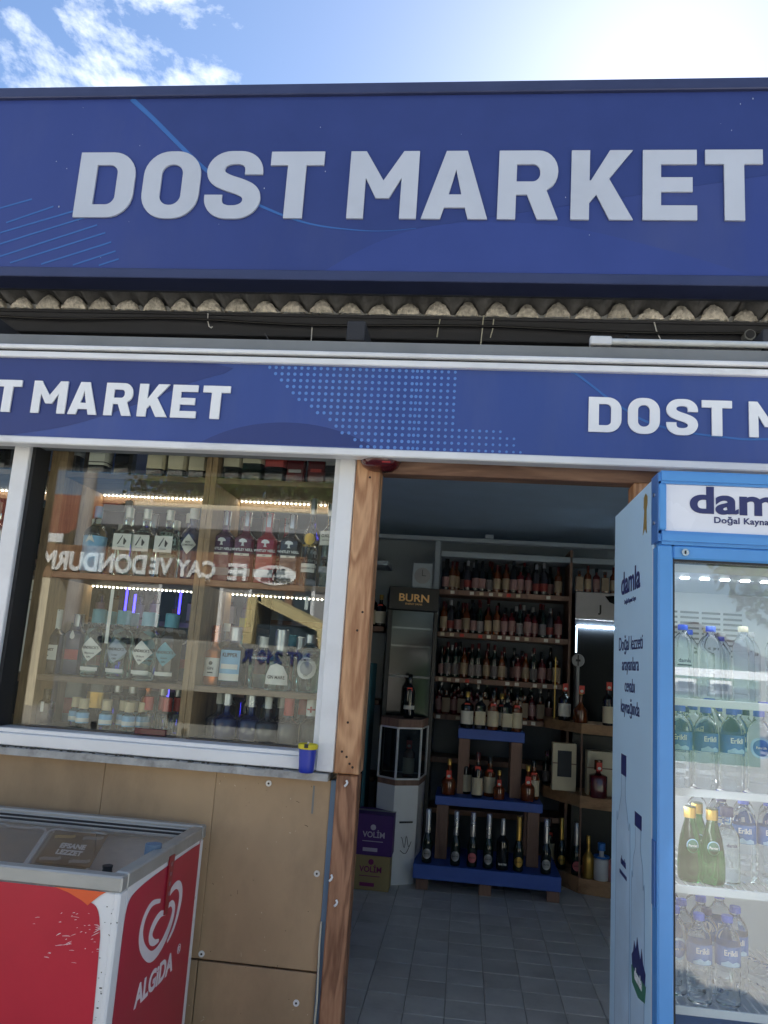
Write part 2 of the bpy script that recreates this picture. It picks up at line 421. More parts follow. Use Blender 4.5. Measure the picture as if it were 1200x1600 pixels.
# ------------------------------------------------------------------ materials
M_blue = mat('sign_vinyl', (47, 63, 128), 0.34, var=0.10, scale=1.4, spec=0.5, bump=0.12, bscale=2.2, dirt=0.16, dirtcol=(120, 124, 138), stretch=(1, 1, .35))
M_blue2 = mat('sign_vinyl_low', (54, 76, 144), 0.36, var=0.10, scale=1.6, bump=0.14, bscale=3, dirt=0.18, dirtcol=(128, 132, 144), stretch=(1.6, 1, .3))
M_navy = mat('print_navy', (45, 60, 120), 0.36, var=0.06)
M_wave = mat('print_wave', (51, 68, 136), 0.36, var=0.06)
M_line = mat('print_line', (56, 104, 172), 0.36, var=0.05)
M_dot = mat('print_dot', (92, 136, 205), 0.4, var=0.05)
M_trim = mat('sign_trim', (58, 66, 100), 0.35, metal=0.2, var=0.10)
M_letter = mat('letter_face', (184, 192, 206), 0.45, var=0.04, scale=3, dirt=0.12)
M_letter2 = mat('letter_white', (232, 236, 240), 0.4, var=0.03, dirt=0.08)
M_alu = mat('aluminium', (226, 228, 230), 0.42, metal=0.15, var=0.10, scale=14, stretch=(0.3, 1, 1), dirt=0.35)
M_pvc = mat('white_profile', (226, 229, 232), 0.38, var=0.05, scale=4, dirt=0.18, dirtcol=(120, 115, 108))
M_gasket = mat('black_gasket', (28, 30, 34), 0.6)
M_ledge = mat('ledge_cement', (165, 165, 162), 0.85, var=0.25, scale=18, bump=0.5, dirt=0.7)
M_board = mat('brown_board', (168, 143, 112), 0.55, var=0.14, scale=3.0, bump=0.06, dirt=0.8, dirtcol=(122, 102, 80), rnd=.05, stretch=(1, 1, .55))
M_stripblue = mat('blue_grey_strip', (98, 122, 146), 0.55, var=0.12, dirt=0.25)
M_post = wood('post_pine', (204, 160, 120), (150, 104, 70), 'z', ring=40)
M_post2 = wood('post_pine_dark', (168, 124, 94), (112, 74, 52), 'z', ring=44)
M_lintel = wood('lintel_pine', (150, 118, 98), (108, 80, 66), 'x', ring=26)
M_shelfw = wood('chip_shelf', (132, 108, 82), (88, 68, 50), 'x', ring=8, knots=False, grain=1.4)
M_upr = wood('chip_upright', (166, 136, 98), (106, 82, 56), 'z', ring=8, knots=False, grain=1.4)
M_dwood = wood('stand_wood', (140, 110, 96), (92, 68, 58), 'z', ring=10, knots=False)
M_cwood = wood('corner_wood', (176, 140, 104), (120, 88, 62), 'x', ring=10, knots=False)
M_fibre = mat('fibre_cement', (126, 126, 126), 0.9, var=0.3, scale=12, bump=0.6, dirt=0.6, dirtcol=(50, 46, 42))
M_mortar = mat('mortar', (216, 211, 200), 0.95, var=0.35, scale=55, bump=1.0, bscale=90, dirt=0.85, dirtcol=(80, 78, 74), rnd=.18)
M_beam = mat('beam_timber', (54, 56, 62), 0.8, var=0.25, scale=8, stretch=(0.15, 1, 1), bump=0.2)
M_wallgrey = mat('grey_plaster', (128, 132, 134), 0.8, var=0.1, scale=5, dirt=0.2)
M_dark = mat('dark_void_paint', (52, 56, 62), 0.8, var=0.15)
M_ground = mat('concrete_paving', (180, 176, 167), 0.9, var=0.18, scale=2.0, bump=0.3, dirt=0.35)
M_in_wall = mat('interior_wall', (160, 172, 182), 0.75, var=0.06)
M_ceil = mat('interior_ceiling', (170, 194, 218), 0.8, var=0.05)  # blue tint puts sky light and glare into the ceiling colour
M_tile = mat('floor_tile', (204, 203, 199), 0.42, rnd=.10, var=0.14, scale=5, dirt=0.55, dirtcol=(140, 140, 138))
M_grout = mat('tile_grout', (168, 166, 160), 0.9)
M_white = mat('white_enamel', (228, 230, 232), 0.3, var=0.03, dirt=0.10, dirtcol=(150, 148, 142))
M_steel = mat('steel', (190, 192, 196), 0.28, metal=0.9, var=0.08)
M_red = mat('red_decal', (188, 34, 54), 0.36, var=0.10, scale=3, dirt=.12, dirtcol=(150, 110, 110))
M_red2 = mat('red_decal_side', (174, 36, 62), 0.36, var=0.10, scale=3, dirt=.12, dirtcol=(150, 110, 110))
M_orange = mat('orange_patch', (226, 96, 48), 0.45, var=0.06)
M_fridgeblue = mat('fridge_blue', (82, 146, 212), 0.34, var=0.05)
M_fridgedk = mat('fridge_blue_dark', (74, 118, 180), 0.36, var=0.05)
M_side = mat('fridge_side_vinyl', (190, 222, 244), 0.35, var=0.06, scale=1.2)
M_signwhite = mat('header_acrylic', (224, 228, 238), 0.25, var=0.03)
M_ink = mat('navy_ink', (40, 46, 100), 0.4, var=0.04)
M_liner = mat('fridge_liner', (222, 226, 230), 0.35, var=0.03)
M_black = mat('black_plastic', (20, 21, 24), 0.4)
M_gold = mat('gold_print', (190, 160, 90), 0.4, metal=0.5)
M_paper = mat('paper_label', (222, 220, 210), 0.6, var=0.05)
M_cream = mat('cream_label', (206, 196, 170), 0.6, var=0.08)
M_tagred = mat('tag_red', (206, 62, 46), 0.5, var=0.05)
M_stand = mat('stand_blue_paint', (56, 92, 178), 0.45, var=0.08)
M_cable = mat('pale_cable', (190, 190, 176), 0.5)
M_cabledk = mat('dark_cable', (70, 70, 70), 0.6)
G_pane = pane_mat('window_glass', (0.93, 0.96, 0.95), 0.055, dust=0.010, wave=0.001)
G_door = pane_mat('fridge_door_glass', (0.95, 0.97, 0.97), 0.085, dust=0.014, wave=0.002)
G_lid = pane_mat('freezer_lid_glass', (0.94, 0.95, 0.95), 0.045, dust=0.07)
G_clear = glass_mat('clear_bottle', (244, 250, 250))
G_water = glass_mat('water_bottle', (246, 250, 254), ior=1.33)
G_green = glass_mat('green_bottle', (60, 150, 70))
G_smoke = pane_mat('cooler_glass', (0.35, 0.4, 0.42), 0.09)

# ------------------------------------------------------------------ ground, shop shell
struct('ground', B().box(-60, 60, -80, 60, -1.9, -1.5).mesh('ground'), M_ground, 'pale concrete pavement in front of the shop')
floor = struct('shop_floor', B().box(-3.2, 2.3, 2.60, 6.2, -1.62, -1.306).mesh('shop_floor'), M_grout, 'tiled floor inside the dim shop')
tm_ = B().box(-.0763, .0763, -.0813, .0813, -.005, .0055, .002).mesh('floor_tile', 40)
for i in range(14):
    for j in range(17):
        t = link('floor_tile', tm_, M_tile, floor)
        t.location = (-.95 + i * .156 + .0755, 2.70 + j * .166, -1.3055 + random.uniform(-.0006, .0006))
        t.rotation_euler = (random.uniform(-.004, .004), random.uniform(-.004, .004), 0)
struct('ceiling', B().box(-3.2, 2.3, 2.751, 6.2, .98, 1.03).mesh('ceiling'), M_ceil)
struct('back_wall', B().box(-3.2, 2.3, 6.2, 6.3, -1.6, 1.0).mesh('back_wall'), M_in_wall)
struct('side_wall', B().box(-3.35, -3.2, 2.7, 6.3, -1.6, 1.03).mesh('side_wall'), M_in_wall)
struct('side_wall', B().box(2.3, 2.45, 2.7, 6.3, -1.6, 1.03).mesh('side_wall'), M_in_wall)
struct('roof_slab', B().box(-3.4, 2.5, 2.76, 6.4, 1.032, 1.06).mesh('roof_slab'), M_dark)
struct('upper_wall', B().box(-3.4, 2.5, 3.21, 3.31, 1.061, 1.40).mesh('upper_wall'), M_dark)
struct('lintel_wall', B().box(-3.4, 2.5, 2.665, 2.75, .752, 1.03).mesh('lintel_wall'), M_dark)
struct('low_wall', B().box(-3.4, -.41, 2.63, 2.72, -1.5, -.385).mesh('low_wall'), M_board)
struct('low_wall', B().box(.61, 2.5, 2.63, 2.72, -1.5, -1.25).mesh('low_wall'), M_board)
struct('door_step', B().box(-.39, .60, 2.56, 2.70, -1.5, -1.302, .006).mesh('door_step'), M_ledge)

# brown cladding boards with screws
t = thing('wall_cladding', 'smooth brown boards screwed to the wall under the shop window', 'cladding', (-1.5, 2.6, -1.5))
cl = [(-3.4, -2.2, -.945), (-2.1985, -1.157, -.945), (-1.1562, -.7807, -.945), (-.7799, -.405, -.945)]
for x0, x1, zb in cl: bx('board', M_board, t, x0, x1, 2.6, 2.628, zb, -.386, .0015)
for x0, x1 in ((-3.4, -1.9), (-1.896, -.781), (-.778, -.405)): bx('board', M_board, t, x0, x1, 2.6, 2.628, -1.5, -.951, .0015)
bx('board', M_board, t, .61, 2.5, 2.6, 2.628, -1.5, -1.251, .0015)
bx('edge_strip', M_stripblue, t, -.4045, -.3865, 2.597, 2.64, -1.5, -.384, .001)
scr = B().tube([(0, 0, 0), (0, -.0035, 0)], .0095, 14).mesh('screw', 40)
sck = B().tube([(0, -.003, 0), (0, -.0042, 0)], .0035, 8).mesh('screw_hole')
for x, z in ((-.606, -.41), (-.428, -.665), (-.461, -1.037), (-.77, -.93)):
    s = link('screw', scr, M_steel if z > -.9 else M_white, t); s.location = (x, 2.6, z)
    s.matrix_parent_inverse = Matrix.Translation(-t.location)
    link('socket', sck, M_black, s)
# narrow stain streaks near the corner
link('stain', B().box(-.4615, -.4555, 2.5992, 2.5998, -.49, -.405).mesh('stain'), mat('stain_grey', (120, 122, 120), .8), t)

random.seed(41)
sc1, sc2 = B(), B()
for _ in range(70):
    x, z = random.uniform(-.8, -.41), random.choice([random.uniform(-.95, -.40), random.uniform(-1.48, -.9)]); a = random.uniform(0, PI); ln = random.choice([.002, .002, .003, .003, .004, .006, .012])
    if ln > .01: a = random.gauss(PI / 2, .5)
    (sc1 if random.random() < .45 else sc2).strip([(x, z), (x + ln * math.cos(a) * .5, z + ln * math.sin(a) * .5 + .001), (x + ln * math.cos(a), z + ln * math.sin(a))], random.uniform(.0006, .0018), 2.5990, 2.5996)
for q, mm in ((sc1, mat('scuff_pale', (206, 192, 168), .7)), (sc2, mat('scuff_dark', (96, 78, 60), .8))):
    o = link('scuffs', q.mesh('scuffs'), mm, t); o['kind'] = 'stuff'
# door frame
t = thing('door_frame', 'weathered pine frame of the open shop doorway', 'door frame', (0, 2.6, -1.5))
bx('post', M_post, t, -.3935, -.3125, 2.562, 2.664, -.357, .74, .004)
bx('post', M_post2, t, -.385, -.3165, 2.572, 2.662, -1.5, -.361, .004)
bx('post', M_post, t, .5185, .602, 2.572, 2.664, -1.5, .622, .004)
bx('lintel', M_lintel, t, -.3105, .602, 2.59, 2.662, .624, .74, .003)
hole = B().tube([(0, 0, 0), (0, -.001, 0)], .004, 8).mesh('nail_hole')
for x, z in ((-.372, -.29), (-.356, -.305), (-.345, -.325), (-.335, -.335), (-.36, -.2), (-.338, .15), (-.351, .09), (-.345, .60)):
    o = link('nail_hole', hole, mat('knot_dark', (48, 32, 24), .7), t); o.location = (x, 2.562, z)
for x, z in ((-.352, -.385), (-.378, -.665), (-.357, -.735)):
    o = link('cable_clip', B().tube([(0, 0, .008), (.004, -.004, .003), (.002, -.006, -.003), (-.004, -.003, -.009)], .0035, 6).mesh('cable_clip', 60), M_pvc, t); o.location = (x, 2.568, z)

o = link('cable', B().tube([(-.402, 2.592, -.80), (-.4015, 2.586, -.86), (-.398, 2.584, -.95), (-.3955, 2.583, -1.02), (-.399, 2.584, -1.12), (-.403, 2.586, -1.25), (-.404, 2.586, -1.498)], .0032, 7).mesh('cable', 60), M_cable)
tag(o, 'thin pale cable hanging down the edge of the brown cladding', 'cable')

# ------------------------------------------------------------------ shop window
t = thing('shop_window', 'white framed display window left of the shop doorway', 'window', (-1.5, 2.6, -.385))
bx('frame_post', M_pvc, t, -.4535, -.3965, 2.572, 2.692, -.357, .75, .003)
bx('frame_post', M_pvc, t, -1.628, -1.569, 2.572, 2.692, -.357, .75, .003)
bx('frame_post', M_pvc, t, -3.15, -3.09, 2.572, 2.692, -.357, .75, .003)
bx('bottom_rail', M_pvc, t, -1.566, -.4545, 2.58, 2.692, -.357, -.318, .003)
bx('bottom_rail', M_pvc, t, -3.089, -1.629, 2.58, 2.692, -.357, -.318, .003)
bx('glazing_bead', M_pvc, t, -1.5655, -.455, 2.594, 2.69, -.3175, -.303, .002)
bx('glazing_bead', M_pvc, t, -.472, -.4545, 2.594, 2.69, -.3025, .74, .002)
bx('gasket', M_gasket, t, -1.5685, -1.556, 2.59, 2.69, -.3025, .74)
bx('pane', G_pane, t, -1.5555, -.4725, 2.672, 2.676, -.3025, .74)
bx('pane', G_pane, t, -3.089, -1.6295, 2.672, 2.676, -.3175, .74)
bx('handle', M_pvc, t, -.432, -.42, 2.5705, 2.5715, -.335, -.30)
lg = B()
random.seed(3)
n = 60; xs = [-3.2 + i * (2.79 / n) for i in range(n + 1)]
prof = [2.552 + random.uniform(-.004, .004) for _ in xs]; top = [-.362 + random.uniform(-.003, .003) for _ in xs]
for i in range(n):
    lg.add([(xs[i], prof[i], -.383), (xs[i + 1], prof[i + 1], -.383), (xs[i + 1], prof[i + 1] + .004, top[i + 1]), (xs[i], prof[i] + .004, top[i]), (xs[i], 2.66, -.3585), (xs[i + 1], 2.66, -.3585), (xs[i], 2.66, -.383), (xs[i + 1], 2.66, -.383)],
           [(0, 1, 2, 3), (3, 2, 5, 4), (0, 6, 7, 1)] + ([(0, 3, 4, 6)] if i == 0 else []) + ([(1, 7, 5, 2)] if i == n - 1 else []))
link('sill', lg.mesh('sill'), M_ledge, t)
random.seed(5)
dbr = B()
for _ in range(70):
    x = random.uniform(-1.55, -.55); r = random.uniform(.002, .006)
    dbr.lathe([(r, 0), (r * .9, r * .4), (r * .4, r * .8)], 6, (x, random.uniform(2.562, 2.576), -.3605))
o = link('dirt', dbr.mesh('dirt', 60), mat('sill_dirt', (70, 66, 60), .95), t); o['kind'] = 'stuff'

t = thing('added_daylight_window', 'added white framed window, unseen behind the drinks fridge, letting daylight in', 'window', (1.5, 2.6, -1.25))  # added window, unseen behind the fridge, brings daylight into the shop
for x0 in (.604, 1.52, 2.43): bx('frame_post', M_pvc, t, x0, x0 + .05, 2.58, 2.655, -1.249, .72, .003)
for x0, x1 in ((.6545, 1.5195), (1.5705, 2.4295)):
    bx('bottom_rail', M_pvc, t, x0, x1, 2.58, 2.655, -1.249, -1.20, .003); bx('pane', G_pane, t, x0, x1, 2.62, 2.624, -1.1995, .72)
# cup on the sill
t = thing('ashtray_cup', 'blue plastic cup with yellow ashtray lid standing on the window sill', 'cup', (-.478, 2.545, -.3595))
cup = [(.0215, 0), (.0235, .004), (.0245, .02), (.0275, .066), (.0275, .071)]
link('cup_body', B().lathe(cup, 24).mesh('cup_body', 40), mat('cup_blue', (30, 52, 165), .35), t, True)
link('lid', B().lathe([(.0283, .071), (.031, .073), (.0315, .084), (.029, .087), (.027, .087), (.026, .080), (.010, .079)], 24, caps=False).mesh('lid', 40), mat('cup_yellow', (210, 196, 40), .4), t, True)
link('ash_well', B().lathe([(.0255, .0795), (.018, .078), (.001, .078)], 20).mesh('ash_well'), M_black, t, True)
link('notch', B().box(-.006, .006, -.033, -.028, .077, .089).mesh('notch'), M_black, t, True)
link('cigarette_end', B().tube([(.002, -.018, .082), (.004, -.022, .094)], .003, 8).mesh('cigarette_end'), M_paper, t, True)

# ------------------------------------------------------------------ lower fascia sign
t = thing('lower_sign', 'long blue fascia sign with white letters directly above window and door', 'sign', (-.6, 2.5, .65))
XL, XR = -3.3, 2.2
bx('panel', M_blue2, t, XL, XR, 2.492, 2.515, .66, .985)
bx('bottom_rail', M_alu, t, XL, XR, 2.474, 2.53, .650, .676, .004)
bx('top_rail', M_alu, t, XL, XR, 2.474, 2.512, .962, .984, .003)
bx('top_rail', M_alu, t, XL, XR, 2.470, 2.532, .9925, 1.008, .003)
bx('rail_groove', M_gasket, t, XL, XR, 2.486, 2.53, .9845, .992)
bx('back_box', M_wallgrey, t, XL, XR, 2.516, 2.655, .672, .985)
y0, y1 = 2.4905, 2.4915
link('print_curve', B().strip([p[:] for p in smooth_path([(.30, .962), (.321, .955), (.417, .880), (.468, .845), (.537, .805), (.636, .777), (.772, .761), (.906, .759), (1.3, .80), (1.7, .90)], 5)], [.007] * 46, y0, y1).mesh('print_curve'), M_line, t)
link('print_wave', B().prism([p[:] for p in smooth_path([(-1.62, .6775), (-1.4, .72), (-1.2, .79), (-1.0, .88), (-.9, .9605), (-2.1, .9605), (-2.1, .6775)], 4)], y0 + .0006, y1 + .0003, 'y').mesh('print_wave'), M_navy, t)
link('print_wave', B().prism(arc(-.62, .49, .42, .27, 46, 134, 20), y0 + .0006, y1 + .0003, 'y').mesh('print_wave'), M_navy, t)
dots = B()
for r in range(13):
    z = .953 - r * .0222
    xl = -.705 + (0.02 * r if r < 4 else .08 + (r - 4) * .031)
    xr = -.062 - .0015 * r if r < 9 else (.14 if r < 12 else .148)
    if r == 9: xr = .10
    x = -.705
    while x < xr:
        if x >= xl - .003:
            rad = .0058 - .0016 * max(0, (x + .25)) / .4 if x > -.25 else .0058
            dots.prism([(x + rad * math.cos(a * PI / 4), z + rad * math.sin(a * PI / 4)) for a in range(8)], y0, y1, 'y')
        x += .0222 if x < -.22 or x > -.2 else .015
o = link('dot_print', dots.mesh('dot_print'), M_dot, t); o['kind'] = 'stuff'
yL = 2.4895
h2 = .1165
for word in ([('D', -1.994, -1.888), ('O', -1.872, -1.771), ('S', -1.757, -1.660), ('T', -1.677 + .0, -1.581), ('M', -1.536, -1.411), ('A', -1.401, -1.296), ('R', -1.271, -1.172), ('K', -1.152, -1.044), ('E', -1.033, -.944), ('T', -.926, -.831)],
             [('D', .358, .461), ('O', .481, .580), ('S', .600, .697), ('T', .709, .801), ('M', .852, .968), ('A', .978, 1.087), ('R', 1.103, 1.203), ('K', 1.222, 1.322), ('E', 1.338, 1.423), ('T', 1.436, 1.526)]):
    for ch, x0, x1 in word:
        if ch == 'S' and x0 < -1: x0, x1 = -1.775, -1.683
        if ch == 'O' and x0 < -1: x0, x1 = -1.884, -1.786
        if ch == 'D' and x0 < -1: x0, x1 = -1.999, -1.899
        o = link('letter', glyph(ch, x1 - x0, h2, .006), M_letter2, t); o.location = (x0, yL, .762)

# ------------------------------------------------------------------ upper fascia sign
t = thing('upper_sign', 'big dark blue fascia sign with large pale letters on the roof edge', 'sign', (-.4, 2.85, 1.42))
XL, XR = -3.2, 1.75
bx('panel', M_blue, t, XL, XR, 2.79, 2.87, 1.445, 2.25)
bx('top_trim', M_trim, t, XL, XR, 2.772, 2.885, 2.2325, 2.281, .003)
bx('bottom_trim', M_trim, t, XL, XR, 2.772, 2.885, 1.419, 1.4605, .003)
bx('end_cap', M_trim, t, XR, XR + .02, 2.772, 2.885, 1.419, 2.281, .002)
bx('end_cap', M_trim, t, XL - .02, XL, 2.772, 2.885, 1.419, 2.281, .002)
y0, y1 = 2.7885, 2.7895
curve = [p[:] for p in smooth_path([(-1.52, 2.262), (-1.490, 2.232), (-1.380, 2.133), (-1.225, 1.984), (-1.107, 1.880), (-.990, 1.795), (-.881, 1.738), (-.75, 1.685), (-.642, 1.657), (-.5, 1.640), (-.389, 1.637), (-.265, 1.649)], 6)]
curve = [p for p in curve if p[1] < 2.2325]
nC = len(curve)
link('print_curve', B().strip(curve, [.020 * max(.06, 1 - 1.05 * i / nC) + .0008 for i in range(nC)], y0, y1).mesh('print_curve'), M_line, t)
link('print_field', B().prism([p for p in curve] + [(1.75, 2.0), (1.75, 2.232), (-1.45, 2.232)], y0 + .0006, y1 + .0003, 'y').mesh('print_field'), M_navy, t)
link('print_wave', B().prism([p[:] for p in smooth_path([(-.62, 1.4605), (-.45, 1.57), (-.265, 1.645), (-.05, 1.675), (.3, 1.66), (.7, 1.56), (1.0, 1.4605)], 6)], y0 + .0006, y1 + .0003, 'y').mesh('print_wave'), M_wave, t)
for i, (a, b) in enumerate([((-2.10, 1.695), (-1.86, 1.770)), ((-1.955, 1.663), (-1.761, 1.737)), ((-2.08, 1.583), (-1.669, 1.717)), ((-2.06, 1.535), (-1.608, 1.692)), ((-2.02, 1.49), (-1.562, 1.655)), ((-1.91, 1.484), (-1.522, 1.621)), ((-1.775, 1.480), (-1.492, 1.580)), ((-1.64, 1.478), (-1.468, 1.541)), ((-1.53, 1.478), (-1.45, 1.507))]):
    link('print_stripe', B().strip([a, b], .0065, y0, y1).mesh('print_stripe'), M_line, t)
for ch, x0, x1 in [('D', -1.668, -1.425), ('O', -1.388, -1.149), ('S', -1.124, -.893), ('T', -.864, -.647), ('M', -.541, -.268), ('A', -.249, .006), ('R', .043, .272), ('K', .319, .550), ('E', .585, .783), ('T', .814, 1.022)]:
    o = link('letter', glyph(ch, x1 - x0, .292, .008), M_letter, t); o.location = (x0, 2.788, 1.685)
random.seed(11)
bx('backing_board', M_dark, t, XL, XR, 2.8855, 2.8985, 1.4195, 2.2)
fl = B()
for _ in range(26):
    x, z, s = random.uniform(-2, 1), random.uniform(1.5, 2.2), random.uniform(.0015, .004)
    fl.box(x, x + s * .7, y0 - .001, y0 + .001, z, z + s * random.uniform(.5, 2))
o = link('specks', fl.mesh('specks'), M_letter, t); o['kind'] = 'stuff'

# ------------------------------------------------------------------ roof edge: beam, corrugated sheets, mortar fillets, hanging bits
PW, AM, YB = .1231, .0268, 3.10
KS = YB / 2.95
def wav(x): return math.cos(2 * PI * (x + 1.928 * KS) / PW)
t = thing('corrugated_roof', 'weathered corrugated fibre cement roof sheets above the timber beam', 'roof', (0, 3, 1.42))
slope = math.tan(math.radians(15))
bounds = [-3.18, -2.13, -1.075, -.02, 1.035, 2.09]
for k in range(5):
    x0, x1 = bounds[k], bounds[k + 1] + .06
    n = int((x1 - x0) / .0098); b = B(); vs = []
    for yy, dz in ((2.905, 0), (3.62, 0)):
        for th in (0, .006):
            for i in range(n + 1):
                x = x0 + (x1 - x0) * i / n
                vs.append((x, yy, 1.409 * KS + (YB - yy) * slope + AM * wav(x) + th + dz + .0066 * (k % 2)))
    N = n + 1; fs = []
    for i in range(n):
        fs += [(i, i + 1, 2 * N + i + 1, 2 * N + i), (N + i, 3 * N + i, 3 * N + i + 1, N + i + 1), (i, N + i, N + i + 1, i + 1), (2 * N + i, 2 * N + i + 1, 3 * N + i + 1, 3 * N + i)]
    link('roof_sheet', b.add(vs, fs).mesh('roof_sheet', 50), M_fibre, t)
random.seed(21)
for i in range(36):
    xc = -1.928 * KS - 6 * PW + i * PW
    w = PW * random.uniform(.38, .49); hh = random.uniform(.048, .064) * KS; y_ = YB - .015 + random.uniform(-.008, .004)
    if random.random() < .2: hh *= random.uniform(.75, .9)
    z0 = 1.357 * KS; NU, NV = 15, 5; vs = []; fs = []
    for v in range(NV + 1):
        for u in range(NU + 1):
            a = -1 + 2 * u / NU; f = v / NV
            top = hh * max(0, math.cos(a * PI / 2)) ** .75
            bul = .016 * math.sin(PI * min(1, f * .9 + .1)) * (1 - a * a) ** .5 if abs(a) < 1 else 0
            vs.append((xc + a * w * (1 - .05 * f) + random.uniform(-.0025, .0025), y_ - bul + random.uniform(-.0035, .0035), z0 + top * f + random.uniform(-.0025, .0025)))
    n_ = NU + 1
    for v in range(NV):
        for u in range(NU): fs.append((v * n_ + u, v * n_ + u + 1, (v + 1) * n_ + u + 1, (v + 1) * n_ + u))
    o_ = len(vs); vs += [(x, y_ + .03, z) for x, y, z in vs[NV * n_:]]
    for u in range(NU): fs.append((NV * n_ + u, NV * n_ + u + 1, o_ + u + 1, o_ + u))
    link('mortar_fillet', B().add(vs, fs).mesh('mortar_fillet', 25), M_mortar, t)
link('sunlit_sliver_strip', B().box(-3.18, 2.1, YB + .025, YB + .035, 1.36 * KS, 1.395 * KS).mesh('sunlit_sliver_strip'), M_pvc, t)  # white strip stands in for sunlight leaking under the roof sheets
t = thing('roof_beam', 'dark timber beam under the corrugated roof edge', 'beam', (0, 3, 1.3))
bx('timber', M_beam, t, -3.2, 2.1, YB, YB + .10, 1.262 * KS, 1.357 * KS, .004)
bx('batten', M_beam, t, -3.2, 2.1, YB - .012, YB - .0005, 1.345 * KS, 1.3565 * KS, .002)
for x in (-1.99, -.5, 1.0): bx('bracket', M_beam, t, x, x + .07, 2.76, YB - .001, 1.17, 1.25, .004)
t = thing('wall_board', 'grey board between the lower sign and the roof beam', 'board', (0, 2.66, 1.1))
link('board_face', B().prism([(2.64, 1.0085), (2.66, 1.0085), (2.66, 1.12), (2.64, 1.115)], -3.3, 2.2, 'x').mesh('board_face'), M_wallgrey, t)
wires = [('short bent grey wire hanging under the roof edge, far left', [(-1.11, 2.93, 1.345), (-1.105, 2.925, 1.31), (-1.095, 2.92, 1.285), (-1.085, 2.918, 1.278), (-1.08, 2.918, 1.284)]),
         ('straight grey wire hanging from the beam above the letter T', [(-.67, 2.92, 1.30), (-.668, 2.918, 1.24), (-.672, 2.918, 1.18)]),
         ('loop of grey cable sagging under the beam near the middle', [(-1.02, 2.8, 1.10), (-.9, 2.79, 1.135), (-.75, 2.78, 1.14), (-.66, 2.78, 1.135), (-.60, 2.78, 1.09)]),
         ('thin dark cable drooping below the mortar in the middle', [(-.73, 2.92, 1.37), (-.70, 2.915, 1.345), (-.65, 2.915, 1.34), (-.62, 2.92, 1.37)]),
         ('short straw coloured string hanging under the beam, right of middle', [(-.16, 2.93, 1.34), (-.165, 2.925, 1.30), (-.168, 2.925, 1.262)]),
         ('long pale string hanging down past the beam', [(.01, 2.93, 1.36), (.008, 2.925, 1.30), (.004, 2.925, 1.235)]),
         ('pale string beside the long one under the beam', [(.05, 2.93, 1.345), (.048, 2.925, 1.30), (.04, 2.925, 1.265)]),
         ('thin grey wire hanging above the fluorescent tube', [(.66, 2.92, 1.34), (.668, 2.915, 1.30), (.685, 2.915, 1.262)]),
         ('dark wire bent behind the lower sign top', [(-.50, 2.75, 1.16), (-.48, 2.745, 1.13), (-.475, 2.745, 1.09)]),
         ('dark cable arching beside the grey cable loop', [(-.82, 2.78, 1.20), (-.80, 2.775, 1.17), (-.79, 2.775, 1.10)])]
for i, (lb, p) in enumerate(wires):
    o = link('wire', B().tube([tuple(c * (1.045 if i in (2, 8, 9) else 3.086 / p[0][1]) for c in q) for q in p], .0026 if i != 2 else .0045, 6).mesh('wire', 70), M_cable if i in (4, 5, 6) else (M_cabledk if i in (3, 8, 9) else M_alu)); tag(o, lb, 'wire')
for lb, pts, rad, mm in (('black cable running along the beam under the mortar', [(-2.6, 3.07, 1.40), (-1.9, 3.07, 1.372), (-1.3, 3.072, 1.385), (-.7, 3.07, 1.366), (0, 3.072, 1.378), (.7, 3.07, 1.362), (1.5, 3.07, 1.384), (2.05, 3.072, 1.39)], .006, M_black), ('grey cable sagging low behind the lower sign top', [(-2.4, 2.95, 1.16), (-1.7, 2.95, 1.178), (-1.25, 2.95, 1.212), (-.85, 2.95, 1.222), (-.3, 2.95, 1.20), (.25, 2.95, 1.235), (.9, 2.95, 1.26), (2.0, 2.95, 1.27)], .0045, M_cabledk)):
    o = link('long_cable', B().tube([q[:] for q in smooth3(pts)], rad, 7).mesh('long_cable', 60), mm); tag(o, lb, 'cable')
t = thing('tube_light', 'unlit white fluorescent tube fixed under the roof edge above the lower sign', 'light', (.8, 2.75, 1.18))
link('tube', B().tube([(.47, 2.75, 1.183), (1.6, 2.75, 1.183)], .0125, 12).mesh('tube', 50), mat('tube_glass', (205, 210, 212), .3), t)
bx('end_cap', M_pvc, t, .395, .472, 2.735, 2.768, 1.166, 1.200, .004)
bx('batten', M_pvc, t, .40, 1.62, 2.765, 2.79, 1.178, 1.200, .003)
bx('clip', M_gasket, t, .52, .53, 2.733, 2.765, 1.196, 1.204)
t = thing('junction_box', 'small round grey junction box under the beam at the right', 'box', (1.02, 2.93, 1.30))
link('box_body', B().tube([(1.06, 3.098, 1.36), (1.06, 3.06, 1.36)], .022, 16).mesh('box_body', 40), M_wallgrey, t)
link('box_lid', B().tube([(1.06, 3.06, 1.36), (1.06, 3.055, 1.36)], .017, 16).mesh('box_lid', 40), M_beam, t)
# red beacon under the sign
t = thing('red_beacon', 'dark red dome lamp hanging under the lower sign above the doorway', 'lamp', (-.31, 2.55, .65))
link('dome', B().lathe([(.066, 0), (.067, -.008), (.060, -.022), (.042, -.034), (.02, -.039), (.002, -.040)], 28, (-.312, 2.555, .658)).mesh('dome', 60), mat('beacon_red', (72, 12, 18), .2, coat=.3), t)
link('collar', B().lathe([(.060, .002), (.069, .002), (.069, -.003), (.060, -.003)], 28, (-.312, 2.555, .659)).mesh('collar', 40), M_black, t)
bx('reflector', mat('beacon_bright', (150, 34, 36), .25), t, -.30, -.272, 2.4935, 2.497, .636, .641)

